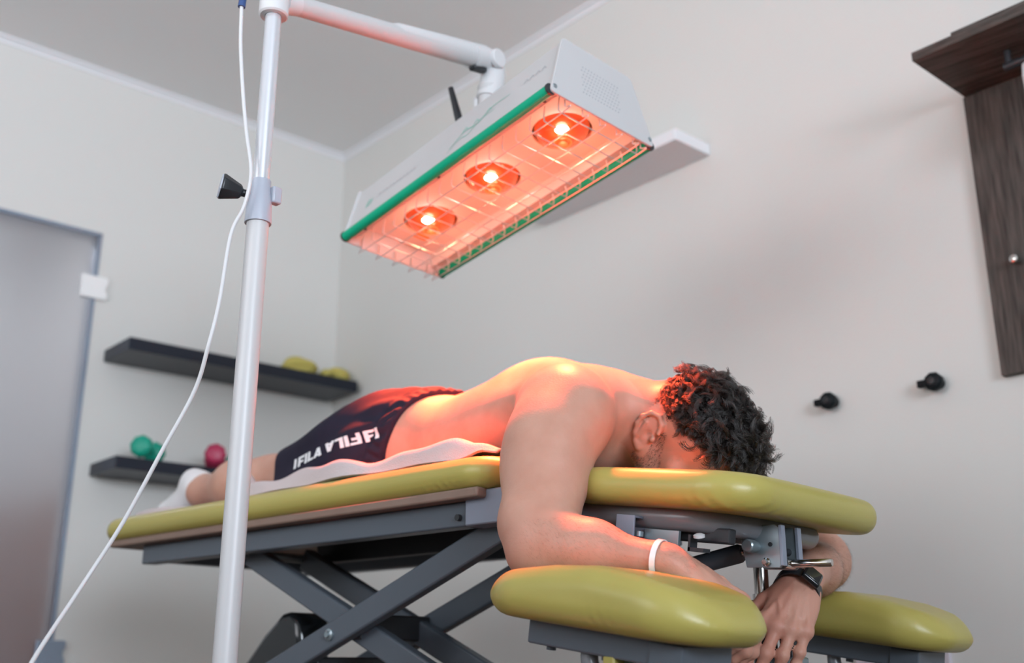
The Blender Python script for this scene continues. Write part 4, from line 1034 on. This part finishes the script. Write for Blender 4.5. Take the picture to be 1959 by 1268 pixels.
# socks
for s in (-1, 1):
    y = lambda d: YC + s * d
    K_ = SDF()
    K_.cone((-2.485, y(.090), .886), (-2.547, y(.090), .916), .040, .0335, k=.03)
    K_.cone((-2.52, y(.090), .890), (-2.66, y(.085), .842), .0395, .0335, k=.03)
    K_.cone((-2.66, y(.085), .842), (-2.702, y(.085), .829), .0335, .0235, k=.02, flat=((0, 0, 1), .8))
    K_.add(lambda x, y_, z: x + f32(2.487) - f32(.35) * (z - f32(.885)) + f32(.0015) * np.sin(z * 300) + 0 * y_, (-3, 1, 0), (-1, 3, 2), k=.004, op='i')
    K_.add(lambda x, y_, z: f32(.8075) - z + 0 * x + 0 * y_, (-3, 1, 0), (-1, 3, 2), k=.004, op='i')
    V, Q = K_.mesh((-2.76, y(.09) - .06, .79), (-2.44, y(.09) + .06, .97), .003)
    link_mesh('sock', np_mesh('sock', V, Q), 'sock', man_o, angle=None)

# bracelet and watch
def band_ring(c, d, r0, r1, up, w, th):                # flat closed band around a limb with an oval section
    c, d = Vector(c), Vector(d).normalized(); u = Vector(up); u = (u - d * u.dot(d)).normalized(); s = d.cross(u); V, Fc, n = [], [], 40
    for k in range(n):
        a = 2 * pi * k / n; q = s * cos(a) * r0 + u * sin(a) * r1; o = (s * cos(a) / r0 + u * sin(a) / r1).normalized()
        for p_, h_ in ((0, -1), (th, -1), (th, 1), (0, 1)): V.append(c + q + o * p_ + d * h_ * w / 2)
    for k in range(n):
        j = (k + 1) % n
        for m_ in range(4): m2 = (m_ + 1) % 4; Fc.append([4 * k + m_, 4 * k + m2, 4 * j + m2, 4 * j + m_])
    return V, Fc
def fit_ring(c, d, up, half=.004, reach=.058):       # centre and half axes of the limb section at c
    c, d = np.array(c, float), nrm(d); u = np.array(up, float); u = nrm(u - d * (u @ d)); w = np.cross(d, u)
    q = bV - c; m = (np.abs(q @ d) < half) & (np.linalg.norm(q, axis=1) < reach); q = q[m]
    a, b = q @ w, q @ u; ca, cb2 = (a.max() + a.min()) / 2, (b.max() + b.min()) / 2
    return Vector(c + w * ca + u * cb2), (a.max() - a.min()) / 2, (b.max() - b.min()) / 2
fdir = Vector((-.915 + 1.035, 1.337 - 1.302, .594 - .617))
bc, br0, br1 = fit_ring(Vector((-1.035, 1.302, .617)) + fdir * .90, fdir, UZ)
obj('bracelet', band_ring(bc, fdir, br0 + .0008, br1 + .0008, UZ, .0085, .0016), 'bracelet', man_o)['label'] = 'white band bracelet on the near wrist'
wd_ = Vector((.030, -.15, -.085)).normalized(); wup = Vector((.80, -.16, .56)); wup = (wup - wd_ * wup.dot(wd_)).normalized(); ws = wd_.cross(wup)
wc, w0, w1 = fit_ring((-.885, 1.664, .569), wd_, wup)
watch = obj('watch_strap', band_ring(wc, wd_, w0 + .0006, w1 + .0006, wup, .022, .0025), 'black', man_o)
watch['label'] = 'black strap of a square smartwatch on the far wrist'
WM = Matrix((wd_, ws, wup)).transposed().to_4x4(); WM.translation = wc + wup * (w1 + .0005)
obj('watch_case', box((-.019, -.0165, 0), (.019, .0165, .0105)), 'black_gloss', watch, X=WM, bevel=.0045, seg=4)
obj('watch_face', box((-.0155, -.013, .0103), (.0155, .013, .0112)), 'screen', watch, X=WM, bevel=.0008)

# ------------------------------------------------------------------ towel under the body
def towel():
    nx, ny = 150, 60; V, Fc = [], []
    for i in range(nx + 1):
        x = -2.60 + (2.60 - 1.285) * i / nx
        ed = 1.352 + .008 * sin(x * 9 + 1) + .005 * sin(x * 23)
        ed += .085 * max(0, min(1, (-2.12 - x) / .05)) * (1 - .5 * max(0, min(1, (-2.3 - x) / .1)))
        for j in range(ny + 1):
            v = j / ny; y = ed + (1.885 - ed) * v ** 2.2
            z = .8087 + .0012 * sin(x * 30 + y * 20)
            q = y - ed; amp = .026 + .007 * sin(x * 17 + .5) + .004 * sin(x * 41 + 2)
            amp *= max(0, min(1, (-1.29 - x) / .10)) * (1 - .6 * max(0, min(1, (-2.08 - x) / .04)))
            up = max(0, min(1, q / .010)); dn = max(0, min(1, (q - .030) / .045))
            z = z - .006 * (1 - up) + amp * (up * up * (3 - 2 * up)) * (1 - dn * dn * (3 - 2 * dn))
            z += math.exp(-((q - .03) / .04) ** 2) * .045 * math.exp(-((x + 2.11) / .03) ** 2)
            z += math.exp(-((q - .0) / .03) ** 2) * .010 * math.exp(-((x + 1.325) / .03) ** 2)
            V.append((x, y, z))
    for i in range(nx):
        for j in range(ny): a = i * (ny + 1) + j; Fc.append([a, a + ny + 1, a + ny + 2, a + 1])
    return V, Fc
tw = obj('towel', towel(), 'towel_m', None, angle=None)
md = tw.modifiers.new('thickness', 'SOLIDIFY'); md.thickness = .0045; md.offset = 1
tag(tw, 'pale grey cotton towel spread on the green table under the man', 'towel')
